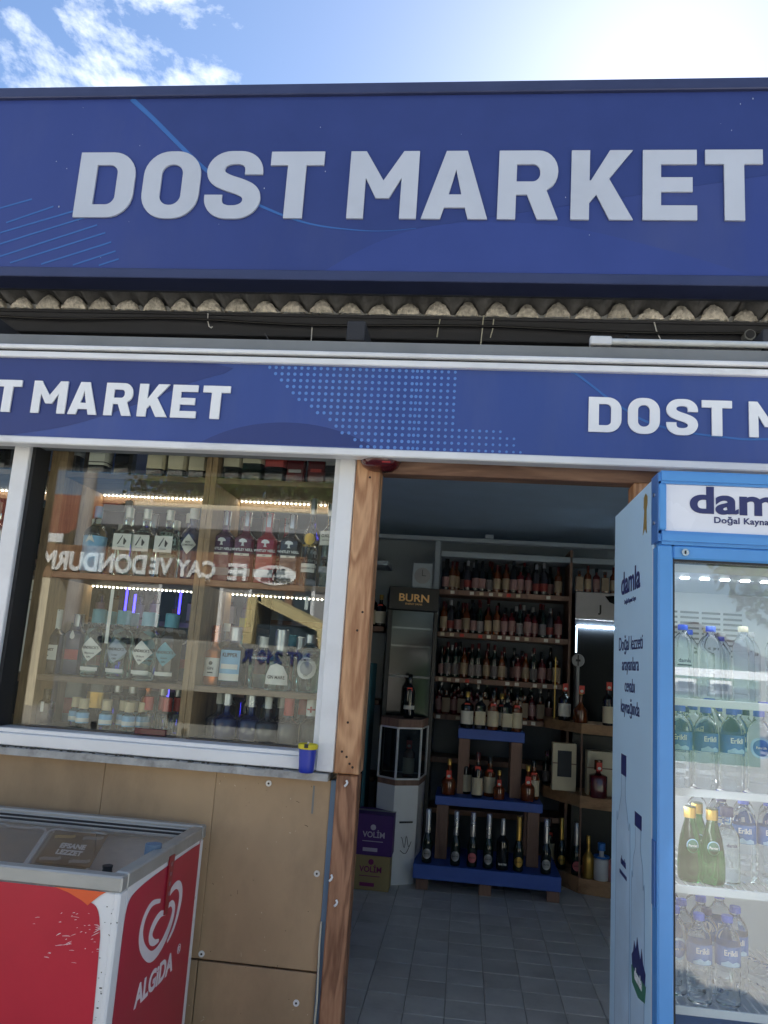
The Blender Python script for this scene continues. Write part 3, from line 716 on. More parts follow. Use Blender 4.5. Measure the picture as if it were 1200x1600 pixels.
# ------------------------------------------------------------------ bottles
def prof_std(r, h, hs, nr, nk):
    """bottom, straight side to hs*h, shoulder curve, neck from nk*h"""
    P = [(r * .86, 0), (r * .97, h * .012), (r, h * .03), (r, h * hs)]
    for k in range(1, 6):
        u = k / 6; P.append((r + (nr - r) * (1 - math.cos(u * PI)) / 2 * (.55 + .45 * u) / (.55 + .45 * u), h * (hs + (nk - hs) * u)))
    P += [(nr, h * nk), (nr, h * .985), (nr * 1.08, h * .99), (nr * 1.08, h)]
    return P
KIND = {}
def kind(name, r, h, hs, nr, nk, glass, cap=None, capz=.86, capr=1.15, label=None, sq=0.0, extras=(), nseg=18, tagk=False, band_=None):
    KIND[name] = dict(r=r, h=h, glass=glass, cap=cap, label=label, extras=extras, sq=sq, tagk=tagk)
    k = KIND[name]
    k['extras'] = [e(sq) if callable(e) else e for e in extras]
    k['m_body'] = B().lathe(prof_std(r, h, hs, nr, nk), nseg, sq=sq).mesh('glass_body', 50)
    if cap is not None:
        c = nr * capr; k['m_cap'] = B().lathe([(c, h * capz), (c, h * 1.0), (c * .9, h * 1.008), (c * .3, h * 1.009)], 14).mesh('cap', 40)
    if label is not None:
        z0, z1, lm = label[:3]; rl = r + .0007
        k['m_label'] = B().lathe([(rl, h * z0), (rl, h * z1)], nseg, sq=sq, caps=False).mesh('label', 50); k['lm'] = lm
    if band_ is not None:
        z0, z1, bm_ = band_; k['m_band'] = B().lathe([(r + .001, h * z0), (r + .001, h * z1)], nseg, sq=sq, caps=False).mesh('band', 50); k['bm'] = bm_
tagm = B().box(-.017, .017, -.002, .0, -.05, 0, .001).mesh('neck_tag')
tago = disc_mesh([(.011 * math.cos(a * PI / 6), -.034 + .009 * math.sin(a * PI / 6)) for a in range(12)], .02)
def bottle(kn, x, y, z, label, group=None, rot=0.0, scale=1.0, name='bottle', cat='bottle', tagz=.7):
    k = KIND[kn]
    t = thing(name, label, cat, (x, y, z), group, rot); t.scale = (scale,) * 3
    link('glass_body', k['m_body'], k['glass'], t, True)
    if 'm_cap' in k: link('cap', k['m_cap'], k['cap'], t, True)
    lab = None
    if 'm_label' in k: lab = link('label', k['m_label'], k['lm'], t, True)
    if 'm_band' in k: link('band', k['m_band'], k['bm'], t, True)
    for e in k['extras']:
        nm, me, mm, dz = e
        o = link(nm, me, mm, t, True); o.location = (0, 0, dz)
    if k['tagk']:
        o = link('neck_tag', tagm, M_tagred, t, True); o.location = (0, -k['r'] * .75 - .002, k['h'] * tagz)
        o2 = link('price_disc', tago, M_paper, o, True); o2.location = (0, -.0026, 0)
    return t
def lab_text(s, h, r, mt, z, bold=.02, xs=1.0, nm='lettering', shear=0.0, space=1.0):
    return lambda sq: (nm, wrapped(text(s, h, bold, .0004, xs, 'CENTER', shear, space), r + .0012, (s, h, xs), sq), mt, z)
def decal(poly, r, mt, z, nm='decal'):
    return lambda sq: (nm, wrapped(disc_mesh(poly), r + .0010, str(poly), sq), mt, z)
def circ(r, n=20, sx=1.0): return [(r * sx * math.cos(2 * PI * k / n), r * math.sin(2 * PI * k / n)) for k in range(n)]
def rect(w, h): return [(-w / 2, -h / 2), (w / 2, -h / 2), (w / 2, h / 2), (-w / 2, h / 2)]
def diam(w, h): return [(-w / 2, 0), (0, -h / 2), (w / 2, 0), (0, h / 2)]

C_dark = mat('dark_bottle', (16, 20, 24), 0.10, var=0.3, coat=.5)
C_dkgreen = mat('dark_green_bottle', (18, 34, 28), 0.10, var=0.3, coat=.5)
C_navyb = mat('navy_bottle', (24, 36, 78), 0.12, var=0.2, coat=.5)
C_purple = mat('purple_bottle', (70, 34, 74), 0.12, var=0.2, coat=.5)
C_plum = mat('plum_bottle', (92, 34, 58), 0.12, var=0.2, coat=.5)
C_pinkb = mat('raspberry_bottle', (150, 44, 58), 0.12, var=0.2, coat=.5)
C_greyb = mat('smoked_bottle', (52, 52, 60), 0.12, var=0.2, coat=.5)
C_maroon = mat('maroon_bottle', (84, 24, 30), 0.14, var=0.2, coat=.4)
C_amber = mat('amber_spirit', (96, 46, 18), 0.10, var=0.25, coat=.6)
C_ink = mat('black_ink', (34, 34, 38), .5)
C_whiteink = mat('white_ink', (235, 235, 235), .5)
C_copper = mat('copper_bottle', (196, 112, 60), .26, metal=.75, var=.15)
C_goldfoil = mat('gold_foil', (196, 160, 84), .3, metal=.8)
C_silver = mat('silver_foil', (186, 188, 192), .28, metal=.8)
C_redcap = mat('red_wax', (176, 54, 44), .45, var=.1)
C_teal = mat('teal_label', (88, 150, 164), .5, var=.1)
C_ltblue = mat('light_blue_label', (128, 178, 210), .5, var=.1)
C_greylab = mat('grey_label', (150, 152, 154), .6, var=.12)
C_redlab = mat('red_label', (168, 58, 54), .55, var=.1)
C_beige = mat('cork_beige', (198, 178, 140), .7, var=.1)
G_blue = glass_mat('blue_bottle', (70, 130, 200))
G_tint = glass_mat('pale_green_bottle', (215, 238, 232))

# --- row 1 (just under the sign): dark square bottles, lettered labels
S1, S2, S3, S4 = .6075, .238, -.127, -.300
kind('w_plain', .034, .24, .66, .013, .84, C_dark, C_dark, label=(.30, .5, C_greylab), sq=6)
kind('w_stripe', .036, .24, .66, .013, .84, C_dark, C_dark, label=(.16, .62, M_paper), sq=8, band_=(.20, .215, C_ink), extras=())
kind('w_black', .034, .24, .66, .013, .84, C_dark, C_dark, sq=6)
kind('w_cream', .034, .24, .66, .013, .84, C_dark, C_dark, label=(.14, .64, M_cream), sq=8, extras=[decal(circ(.017), .0348, C_greylab, .105), decal(circ(.011), .0354, C_ink, .105), lab_text('GIN', .006, .036, M_cream, .102)])
kind('w_orb', .036, .24, .66, .013, .84, C_dark, C_dark, sq=6, extras=[decal(circ(.028), .0364, mat('bronze_label', (90, 78, 70), .5), .13), lab_text('OPIHR', .012, .037, C_greylab, .125, xs=.9), decal(rect(.05, .008), .0364, C_greylab, .055)])
kind('w_gin', .034, .24, .66, .013, .84, C_dark, C_dark, label=(.22, .66, M_cream), sq=8, extras=[lab_text('GIN', .022, .0352, C_ink, .098, .03)])
kind('w_cream2', .040, .24, .66, .013, .84, C_dkgreen, C_dark, label=(.28, .66, M_cream), sq=8, extras=[lab_text('LONDON', .008, .0412, C_ink, .12)])
kind('w_red', .039, .24, .66, .013, .84, C_dark, C_dark, label=(.24, .66, C_redlab), sq=8, extras=[lab_text('SLOE', .012, .0402, M_gold, .10)])
kind('w_cross', .036, .24, .66, .013, .84, C_maroon, C_dark, sq=6, extras=[decal(rect(.042, .014), .0366, C_greylab, .128), decal(rect(.014, .04), .0368, C_greylab, .105), decal(rect(.046, .012), .0366, C_greylab, .045)])
kind('w_tab', .036, .24, .66, .013, .84, C_maroon, C_dark, sq=6, extras=[decal(rect(.02, .03), .0366, C_greylab, .12), decal(rect(.04, .012), .0366, C_redlab, .05)])
row1 = [(-2.62, 'w_black', 'plain black bottle far left beyond the window post, top shelf'), (-1.90, 'w_cream', 'cream label bottle beyond the left window post, top shelf'), (-1.795, 'w_black', 'plain black bottle hugging the left window post, top shelf'),
        (-1.512, 'w_plain', 'dark bottle with grey label beside the left shelf upright, top shelf'), (-1.402, 'w_stripe', 'bottle with white label and black stripes on the top shelf'), (-1.305, 'w_black', 'plain black bottle right of the striped label on the top shelf'),
        (-1.178, 'w_cream', 'leftmost of three cream emblem bottles on the top shelf'), (-1.096, 'w_cream', 'middle of three cream emblem bottles on the top shelf'), (-1.012 - .004, 'w_cream', 'rightmost of three cream emblem bottles on the top shelf'),
        (-.885 - .0, 'w_gin', 'cream label bottle with big dark letters, top shelf right bay'), (-.806, 'w_cream2', 'wide bottle with tall cream label, top shelf right bay'), (-.722, 'w_red', 'bottle with broad red label on the top shelf'),
        (-.645, 'w_cross', 'maroon bottle with pale cross label on the top shelf'), (-.567, 'w_tab', 'maroon bottle with small grey tab and red strip, top shelf'), (-.508 + .004, 'w_plain', 'dark grey label bottle at the right end of the top shelf')]
for x, k, lb in row1:
    bottle(k, x, 2.775, S1 + .0005, lb, 'bottles on the top window shelf')
kind('w_dk2', .036, .24, .66, .013, .84, C_dark, C_dark, sq=6, extras=[decal(circ(.026), .0364, mat('bronze_label', (90, 78, 70)), .13), lab_text('OPIHR', .010, .0368, C_greylab, .125), decal(rect(.05, .005), .0364, C_greylab, .05)])

# --- row 2
kind('decanter', .056, .30, .40, .013, .70, G_clear, C_greylab, label=(.06, .2, C_greylab), nseg=24)
kind('bluelabel', .038, .235, .60, .012, .78, G_clear, C_ltblue, .84, label=(.05, .56, C_ltblue), extras=[decal([(-.016, -.012), (0, -.004), (.016, -.012), (.004, .016), (0, .006), (-.004, .016)], .039, M_paper, .12)])
sail = [decal([(-.016, -.014), (-.011, -.014), (.003, .016), (.0, .016)], .0392, C_ink, .120, 'sail_print'), decal([(.006, -.006), (.010, -.010), (.017, .004), (.006, .016)], .0392, C_ink, .114, 'sail_print'), decal(rect(.024, .0025), .0392, C_greylab, .098, 'name_print')]
kind('sail', .038, .235, .58, .012, .76, G_tint, M_paper, .86, extras=[decal(rect(.062, .055), .0382, M_paper, .115)] + sail, sq=6)
kind('lomond', .036, .24, .62, .014, .78, C_navyb, M_paper, .86, extras=[decal(diam(.056, .068), .0364, M_paper, .118), lab_text('BEN', .0065, .0374, C_ink, .122), lab_text('LOMOND', .0065, .0374, C_ink, .112)])
tree = [decal([(-.014, 0), (-.012, .008), (-.004, .012), (.006, .011), (.013, .006), (.014, 0), (.004, -.001), (.002, -.011), (.006, -.013), (-.006, -.013), (-.002, -.011), (-.004, -.001)], .0354, C_whiteink, .138, 'tree_print')]
def wkind(nm, glassm):
    kind(nm, .035, .245, .60, .012, .74, glassm, C_silver, .80, sq=6, extras=tree + [lab_text('WHITLEY NEILL', .0088, .0362, C_whiteink, .108, .03, .86), decal(rect(.05, .008), .0355, M_paper, .096), decal(rect(.066, .026), .0354, C_greylab, .036), lab_text('GIN', .004, .0372, C_ink, .094)])
wkind('wn_purple', C_purple); wkind('wn_plum', C_plum); wkind('wn_pink', C_pinkb); wkind('wn_grey', C_greyb)
kind('goldclear', .034, .31, .50, .0095, .78, G_clear, C_silver, .82, nseg=22, extras=[decal(circ(.020), .0346, C_goldfoil, .165), lab_text('BROCKLEY', .008, .0358, C_goldfoil, .138), decal(rect(.052, .030), .0346, M_paper, .065), lab_text('LONDON DRY GIN', .0042, .0356, C_ink, .062)])
kind('oxley', .036, .285, .60, .011, .76, G_tint, C_silver, .86, nseg=22, extras=[decal(rect(.062, .048), .0366, M_paper, .165), lab_text('OXLEY', .011, .0376, C_ink, .168), lab_text('COLD DISTILLED', .0038, .0376, C_ink, .156), decal(rect(.05, .02), .0366, C_greylab, .06)])
kind('faint', .030, .215, .62, .011, .78, G_tint, M_paper, .88)
row2 = [(-1.42, 2.83, 'faint', 'slim clear bottle with white cap at the left end, second shelf'), (-1.395, 2.80, 'bluelabel', 'bottle with light blue label left of the big decanter'), (-1.318, 2.88, 'decanter', 'large clear decanter with long neck on the second shelf'), (-1.272, 2.80, 'sail', 'white sail label bottle, leftmost of three on the second shelf'),
        (-1.207, 2.81, 'sail', 'white sail label bottle, second of three on the second shelf'), (-1.118, 2.81, 'sail', 'white sail label bottle, rightmost of three, second shelf'), (-1.026, 2.81, 'lomond', 'navy bottle with white diamond label beside the shelf divider'),
        (-.925 + .028, 2.80, 'wn_purple', 'purple bottle with white tree print, leftmost of four'), (-.818, 2.80, 'wn_plum', 'plum coloured bottle with white tree print, second of four'), (-.735, 2.80, 'wn_pink', 'raspberry red bottle with white tree print, third of four'), (-.648, 2.80, 'wn_grey', 'smoky grey bottle with white print, last of the four tree bottles'),
        (-.575, 2.80, 'goldclear', 'tall clear bottle with gold print on the second shelf'), (-.505 - .004, 2.80, 'oxley', 'clear bottle with white upper label at the right end, second shelf'),
        (-1.36, 2.93, 'faint', 'slim clear bottle behind the decanter on the second shelf'), (-.86, 2.90, 'wn_purple', 'purple bottle in the back row behind the first tree bottle'), (-.775, 2.90, 'wn_plum', 'plum bottle in the back row behind the tree bottles'), (-.69, 2.90, 'wn_pink', 'red bottle in the back row behind the grey tree bottle'), (-1.08, 2.92, 'lomond', 'navy bottle in the back row near the shelf divider'),
        (-1.70, 2.80, 'oxley', 'clear bottle just left of the left window post, second shelf'), (-1.80, 2.80, 'sail', 'white label bottle further left of the window post, second shelf')]
SZ = {'sail': 1.1, 'lomond': 1.12, 'wn_purple': 1.08, 'wn_plum': 1.08, 'wn_pink': 1.08, 'wn_grey': 1.08, 'goldclear': 1.05, 'bluelabel': 1.1, 'oxley': 1.08, 'hen_white': 1.3, 'hen_grey': 1.3, 'hen_cream': 1.3, 'hen_blue': 1.3, 'botanist': 1.25, 'bluedrop': 1.22, 'bigblue': 1.06, 'mare': 1.1, 'plymouth': 1.1}
for x, y, k, lb in row2: bottle(k, x, y, S2 + .0005, lb, 'bottles on the second window shelf', scale=SZ.get(k, 1.0))
# --- row 3
kind('botanist', .037, .185, .56, .012, .72, C_greyb, M_paper, .70, 1.3, sq=6, extras=[decal(rect(.068, .042), .0374, M_paper, .062), lab_text('BOTANIST', .0075, .0384, C_ink, .066, .03), decal(rect(.02, .003), .0384, C_ink, .052)], band_=None)
kind('bluedrop', .030, .18, .66, .013, .80, C_navyb, C_silver, .80, sq=6, extras=[decal([(0, .018), (.008, .002), (.007, -.006), (0, -.010), (-.007, -.006), (-.008, .002)], .0306, M_paper, .115), decal(rect(.05, .03), .0306, C_redlab, .06)])
def hkind(nm, dm, gm, sub):
    kind(nm, .0335, .185, .62, .018, .78, gm, C_teal, .80, 1.1, nseg=22, extras=[decal(diam(.068, .066), .0341, dm, .075), lab_text("HENDRICK'S", .0078, .0351, C_ink, .076, .02, .82), lab_text(sub, .006, .0351, C_ink, .062, 0, .9, shear=.25), lab_text('GIN', .005, .0351, C_ink, .052), decal(rect(.055, .010), .0341, M_paper, .022)])
hkind('hen_white', M_paper, G_tint, 'Neptunia'); hkind('hen_grey', mat('grey_blue_label', (150, 165, 180), .5), G_tint, 'Lunar'); hkind('hen_cream', M_paper, G_clear, 'Orbium'); hkind('hen_blue', C_teal, C_dark, 'Grand')
kind('copper', .030, .21, .56, .0125, .66, C_copper, C_copper, .72, 1.3, label=(.15, .46, M_paper), extras=[lab_text('GIN', .010, .0317, C_ink, .055), decal(circ(.007), .0317, C_ink, .078), decal(rect(.02, .004), .0317, C_ink, .045)])
kind('bigblue', .046, .195, .62, .017, .76, G_blue, C_silver, .78, 1.2, nseg=24, extras=[decal(rect(.074, .10), .0466, C_ltblue, .07), lab_text('KLIPPER', .013, .0476, C_ink, .098, .03, .85), decal(rect(.074, .022), .0474, M_paper, .032), decal(rect(.06, .016), .0474, M_paper, .066)])
kind('london', .048, .18, .60, .012, .72, G_tint, M_paper, .80, 1.3, nseg=24, extras=[lab_text('No LONDON', .008, .0492, C_whiteink, .103, .03)])
kind('mare', .046, .19, .48, .018, .70, G_tint, C_silver, .62, 1.12, nseg=24, label=None, extras=[decal([(-.042, -.03), (.042, -.03), (.038, 0), (.022, .028), (0, .036), (-.022, .028), (-.038, 0)], .0466, M_paper, .048), lab_text('GIN MARE', .011, .0476, C_ink, .036, .02, .85)])
kind('plymouth', .042, .18, .70, .014, .84, G_tint, C_silver, .86, nseg=24, extras=[decal(circ(.034), .0426, M_paper, .075), decal(circ(.021), .0432, C_greylab, .075), lab_text('PLYMOUTH', .008, .0440, C_ink, .097, .02, .8), lab_text('GIN', .006, .0440, C_ink, .05)])
kind('silverneck', .034, .19, .55, .014, .72, G_tint, C_silver, .72, 1.4)
row3 = [(-1.502, 2.80, 'botanist', 'grey bottle with white name label left of the diamond labels'), (-1.435, 2.84, 'bluedrop', 'navy bottle with white drop print on the third shelf'),
        (-1.335, 2.79, 'hen_white', 'bottle with white diamond label, first of four on the third shelf'), (-1.24, 2.79, 'hen_grey', 'bottle with grey blue diamond label, second of four'), (-1.145, 2.79, 'hen_cream', 'clear bottle with white diamond label, third of four'), (-1.058, 2.79, 'hen_blue', 'dark bottle with teal diamond label, last of four'),
        (-.893, 2.80, 'copper', 'shiny copper bottle with white label on the third shelf'), (-.822, 2.80, 'bigblue', 'big blue tinted bottle with pale label beside the copper bottle'), (-.722, 2.83, 'london', 'wide pale green bottle with lettered shoulder on the third shelf'),
        (-.648, 2.79, 'mare', 'domed bottle with speckled white label on the third shelf'), (-.545, 2.79, 'plymouth', 'bottle with round white ring label at the right, third shelf'), (-.60, 2.90, 'silverneck', 'silver necked bottle behind the domed one on the third shelf'), (-.555, 2.90, 'silverneck', 'silver necked bottle behind the round ring label bottle'),
        (-1.36, 2.93, 'hen_grey', 'clear bottle in the back row, left, third shelf'), (-1.27, 2.93, 'hen_grey', 'clear bottle in the back row, middle, third shelf'), (-1.19, 2.93, 'hen_blue', 'dark bottle in the back row behind the diamond labels'), (-1.72, 2.80, 'london', 'pale green bottle left of the white window post, third shelf')]
for x, y, k, lb in row3: bottle(k, x, y, S3 + .0005, lb, 'bottles on the third window shelf', scale=SZ.get(k, 1.0))
t = thing('gift_box', 'tall white carton with an oval emblem at the left end of the third shelf', 'box', (-1.60, 2.84, S3))
bx('carton', M_paper, t, -1.655, -1.565, 2.80, 2.88, S3 + .001, .21, .002)
link('emblem', B().strip([(-1.605 + .026 * math.cos(a * PI / 10), .15 + .016 * math.sin(a * PI / 10)) for a in range(21)], .002, 2.7985, 2.7995).mesh('emblem'), C_ink, t)
random.seed(52)
for zs, nm, xs_list, kinds in ((S2, 'second window shelf', (-1.46, -1.23, -1.16, -.60, -.52), ('faint', 'sail', 'silverneck', 'wn_grey')), (S3, 'third window shelf', (-1.45, -1.40, -1.31, -1.10, -1.04, -.90, -.85, -.78, -.70, -.65, -.50), ('faint', 'silverneck', 'w_black', 'hen_blue', 'squatb'))):
    for i, x in enumerate(xs_list):
        k = random.choice(kinds)
        if k in ('squatb', 'w_black'): k = 'bluedrop' if zs == S3 else 'faint'
        bottle(k, x + random.uniform(-.01, .01), 2.965 + random.uniform(-.01, .012), zs + .0005, 'rear row bottle, %s from the left on the %s' % (ORD[i], nm), 'rear row bottles in the window', rot=random.uniform(-.4, .4), scale=random.uniform(.95, 1.12))
kind('carton', .030, .16, .97, .029, .985, C_greylab, sq=14, nseg=24, label=(.2, .55, C_redlab))
kind('carton2', .034, .19, .97, .033, .985, C_dark, sq=14, nseg=24, label=(.3, .6, C_goldfoil))
for x, y, zs, k, lb in ((-1.478, 2.93, S3, 'carton2', 'dark gift carton with gold band at the left of the third shelf'), (-.945 + .05, 2.97, S2, 'carton', 'grey carton with red band behind the purple bottle'), (-1.02, 2.97, S3, 'carton', 'grey carton with red band behind the teal diamond bottle'), (-.49, 2.96, S4, 'carton2', 'dark gift carton in the lower right window corner'), (-1.44, 2.90, S4, 'carton', 'grey carton with red band at the lower left of the window'), (-1.36, 2.92, S4, 'carton2', 'dark gift carton behind the small blue banded bottles')):
    bottle(k, x, y, zs + .0005, lb, None, name='gift_carton', cat='carton')
for i in range(6):
    bottle('copper' if i == 2 else 'silverneck', -1.30 + i * .06, 2.95, S4 + .001, 'back row bottle at the window bottom, %s from the left' % ORD[i], 'rear row bottles in the window', scale=.85)
for i in range(5):
    bottle('bluedrop' if i % 2 else 'silverneck', -.86 + i * .075, 2.94, S4 + .001, 'back row bottle in the lower right bay, %s from the left' % ORD[i], 'rear row bottles in the window', scale=.95)
# --- row 4
kind('mini_blue', .019, .085, .55, .012, .62, G_tint, C_beige, .66, 1.25, nseg=14, label=(.16, .52, C_ltblue), band_=(.20, .34, M_paper))
kind('redtop', .026, .12, .52, .014, .66, G_clear, C_redcap, .62, 1.2, nseg=16)
kind('darkflask', .026, .12, .6, .012, .72, C_dark, C_dark, sq=6, extras=[decal(rect(.012, .035), .0266, M_paper, .06)])
kind('squat', .044, .15, .38, .010, .58, C_greyb, M_paper, .74, 1.3, nseg=22)
kind('squatblue', .044, .16, .38, .010, .58, C_navyb, C_silver, .70, 1.5, nseg=22)
kind('squatred', .040, .15, .40, .011, .58, C_greyb, C_redcap, .62, 1.6, nseg=22)
kind('flag', .042, .16, .40, .013, .60, G_clear, M_paper, .60, 1.5, nseg=22, extras=[decal(rect(.03, .005), .020, C_redlab, .118, 'stripe'), decal(rect(.006, .02), .0202, C_redlab, .118, 'stripe')])
minis = [(-1.372, 2.78), (-1.325, 2.74), (-1.262, 2.79), (-1.238, 2.735), (-1.195, 2.78), (-1.155, 2.735), (-1.165, 2.80), (-1.115, 2.76)]
for i, (x, y) in enumerate(minis): bottle('mini_blue', x, y, S4 + .001, 'small bottle with beige top and blue band, %s from left at the window bottom' % ORD[i], 'small blue banded bottles at the window bottom', scale=1.15)
for i, (x, y) in enumerate([(-1.098, 2.76), (-1.06, 2.80), (-1.03, 2.76), (-1.005, 2.80)]): bottle('redtop', x, y, S4 + .001, 'red topped small bottle, %s from left beside the divider' % ORD[i], 'red topped bottles at the window bottom')
bottle('darkflask', -1.475, 2.76, S4 + .001, 'dark flask with pale strip at the lower left window corner')
for i, (x, y, k, lb) in enumerate([(-.855, 2.80, 'squat', 'round grey bottle with white stopper, lower right bay, left'), (-.808, 2.74, 'squatblue', 'round blue bottle with silver cap, lower right bay'), (-.755, 2.83, 'squat', 'round grey bottle in the back, lower right bay'), (-.725, 2.75, 'squatblue', 'blue bottle right of the silver capped one, lower right bay'), (-.665, 2.745, 'squat', 'round grey bottle with white stopper, lower bay middle'), (-.64, 2.83, 'squat', 'round grey bottle behind the red capped one, lower bay'), (-.592, 2.745, 'squatred', 'round bottle with red wax cap, lower right bay'), (-.56, 2.83, 'squatred', 'bottle with red wax cap in the back, lower right bay'), (-.515, 2.76, 'flag', 'clear bottle with white flag stopper in the lower right corner')]):
    bottle(k, x, y, S4 + .001, lb, 'bottles at the bottom of the right bay')
o = link('red_carton', B().box(-1.10, -.99, 2.665, 2.72, S4 + .001, S4 + .022, .002).mesh('red_carton', 40), C_maroon); tag(o, 'flat red carton lying in front of the red topped bottles', 'carton')

# ------------------------------------------------------------------ window display shelving with LED strips
t = thing('display_shelving', 'chipboard display shelving filled with bottles behind the shop window', 'shelf', (-1.2, 2.85, -1.3))
D0, D1 = 2.700, 3.03
for x0, x1 in ((-3.05, -3.02), (-1.556, -1.494), (-.9635, -.943), (-.9415, -.921), (-.468, -.448)): bx('upright', M_upr, t, x0, x1, D0, D1, -1.28, .97, .001)
for x0, x1 in ((-3.0195, -1.5565), (-1.4935, -.964), (-.9205, -.4685)):
    for zt in (S1, S2, S3): bx('shelf', M_shelfw, t, x0, x1, D0 + .004, D1, zt - .02, zt, .001)
    bx('shelf', M_shelfw, t, x0, x1, D0 - .028, D1, S4 - .02, S4, .001)
    bx('back_rail', M_shelfw, t, x0, x1, D1 - .015, D1 - .002, S1 - .055, S1 - .0205, .001)
    bx('shelf', M_shelfw, t, x0, x1, D0 + .004, D1, .95, .97, .001)
ledm = emit_mat('led_glow', (255, 244, 225), 9.0)
for i, (x0, x1, zt, yl, lb) in enumerate([(-1.49, -.967, S1, 3.008, 'LED strip under the top shelf of the middle bay'), (-.918, -.47, S1, 3.008, 'LED strip under the top shelf of the right bay'), (-1.49, -.967, S2, 3.012, 'LED strip under the second shelf of the middle bay'), (-.918, -.47, S2, 3.012, 'LED strip under the second shelf of the right bay'), (-1.95, -1.56, S1, 3.008, 'LED strip under the top shelf left of the post'), (-1.95, -1.56, S2, 3.012, 'LED strip under the second shelf left of the post')]):
    t2 = thing('led_strip', lb, 'light strip', ((x0 + x1) / 2, yl, zt - .022), 'LED strips under the window shelves')
    bx('tape', M_paper, t2, x0, x1, yl - .005, yl + .005, zt - .0225, zt - .0205)
    b = B(); x = x0 + .008
    while x < x1: b.box(x - .0021, x + .0021, yl - .0055, yl - .001, zt - .0262, zt - .0226); x += .0168
    o = link('led', b.mesh('led'), ledm, t2); o['kind'] = 'stuff'
    la = bpy.data.lights.new('led_light', 'AREA'); la.shape = 'RECTANGLE'; la.size = x1 - x0; la.size_y = .003; la.energy = .04 * (x1 - x0); la.color = (1, .93, .82)
    lo = bpy.data.objects.new('led_light', la); COL.objects.link(lo); lo.parent = t2; lo.location = (0, -.002, -.006)
# small hang tags and price cards
for x, y, z0, z1, c, lb in [(-1.255, 2.70, -.005, .19, M_paper, 'narrow white paper strip hanging from the second shelf'), (-.553, 2.70, .155, .20, M_paper, 'small white card under the second shelf edge')]:
    o = link('paper_strip', B().box(x - .006, x + .006, y - .001, y, z0, z1).mesh('paper_strip'), c); tag(o, lb, 'paper strip')
o = link('sticky_note', B().box(-.868, -.842, 2.99, 2.992, .09, .125).mesh('sticky_note'), mat('note_yellow', (190, 176, 60), .7)); tag(o, 'small yellow note at the back of the third shelf', 'note')

# ------------------------------------------------------------------ ice cream freezer
FX0, FX1, FY0, FY1, FT = -1.975, -.775, 1.915, 2.535, -.54
t = thing('ice_cream_freezer', 'red and white ice cream chest freezer with sliding glass lid', 'freezer', (-1.375, 2.22, -1.5))
# cabinet as an open-topped box, walls 5 cm thick
cb = B()
cb.box(FX0 + .004, FX1 - .004, FY0 + .004, FY0 + .055, -1.44, FT - .035, .006)
cb.box(FX0 + .004, FX1 - .004, FY1 - .055, FY1 - .004, -1.44, FT - .035, .006)
cb.box(FX0 + .004, FX0 + .055, FY0 + .0555, FY1 - .0555, -1.44, FT - .035)
cb.box(FX1 - .055, FX1 - .004, FY0 + .0555, FY1 - .0555, -1.44, FT - .035)
link('cabinet', cb.mesh('cabinet', 40), M_white, t)
bx('corner_profile', M_white, t, FX1 - .018, FX1 - .001, FY0 + .001, FY0 + .018, -1.44, FT - .036, .004)
bx('inner_floor', M_liner, t, FX0 + .06, FX1 - .06, FY0 + .06, FY1 - .06, -.95, -.93)
bx('plinth', M_black, t, FX0 + .03, FX1 - .03, FY0 + .03, FY1 - .03, -1.49, -1.441)
M_rim = mat('freezer_rim', (170, 172, 170), .42, metal=.45, var=.12, scale=10, stretch=(.3, 1, 1), dirt=.4)
bx('rim', M_rim, t, FX0, FX1, FY0, FY0 + .035, FT - .036, FT, .004)
bx('rim', M_rim, t, FX1 - .035, FX1, FY0 + .0352, FY1 - .0352, FT - .036, FT + .002, .004)
bx('rim', M_rim, t, FX0, FX0 + .035, FY0 + .0352, FY1 - .0352, FT - .036, FT, .004)
bx('rim', M_rim, t, FX0, FX1, FY1 - .035, FY1, FT - .036, FT + .003, .004)
for k, (a, c, mm) in enumerate([(.036, .043, M_rim), (.044, .058, M_gasket), (.059, .065, M_rim), (.066, .079, M_gasket), (.080, .087, M_rim)]):
    bx('lid_rail', mm, t, FX0 + .036, FX1 - .036, FY1 - c, FY1 - a, FT - .03, FT - .006 - .003 * k, .0015)
bx('lid_glass', G_lid, t, FX0 + .036, FX1 - .036, FY0 + .036, FY1 - .089, FT - .022, FT - .017)
link('lid_knob', B().tube([(-.845, 1.985, FT - .018), (-.845, 1.985, FT - .004), (-.845, 1.985, FT + .004)], [.014, .011, .013], 16).mesh('lid_knob', 40), M_gasket, t)
link('lock', B().tube([(-.815, 2.20, FT - .016), (-.815, 2.20, FT + .012)], .022, 16).mesh('lock', 40), M_stripblue, t)
# red decals, lettering, patch, scratches
fr = smooth_path([(-.893, -.5775), (-.857, -.598), (-.829, -.6145), (-.816, -.66), (-.8125, -.703), (-.807, -.854), (-.806, -1.05), (-.815, -1.25), (-.84, -1.33), (-.90, -1.37)], 5)
yD = FY0 + .0035
link('front_decal', B().prism([(-1.93, -.5765)] + [p[:] for p in fr] + [(-1.93, -1.37)], yD - .0015, yD - .0005, 'y').mesh('front_decal'), M_red, t)
link('orange_patch', B().prism([(-.94, -.5765), (-.812, -.5765), (-.826, -.585), (-.843, -.600), (-.853, -.609), (-.868, -.600), (-.905, -.585)], yD - .0024, yD - .0016, 'y').mesh('orange_patch'), M_orange, t)
xD = FX1 - .0035
sd_ = [p[:] for p in smooth_path([(1.965, -1.37), (1.962, -.80), (1.964, -.66), (1.975, -.615), (2.01, -.598), (2.10, -.590), (2.27, -.586), (2.46, -.584), (2.488, -.590), (2.492, -.62), (2.492, -1.37)], 4)]
link('side_decal', B().prism(sd_, xD + .0005, xD + .0015, 'x').mesh('side_decal'), M_red2, t)
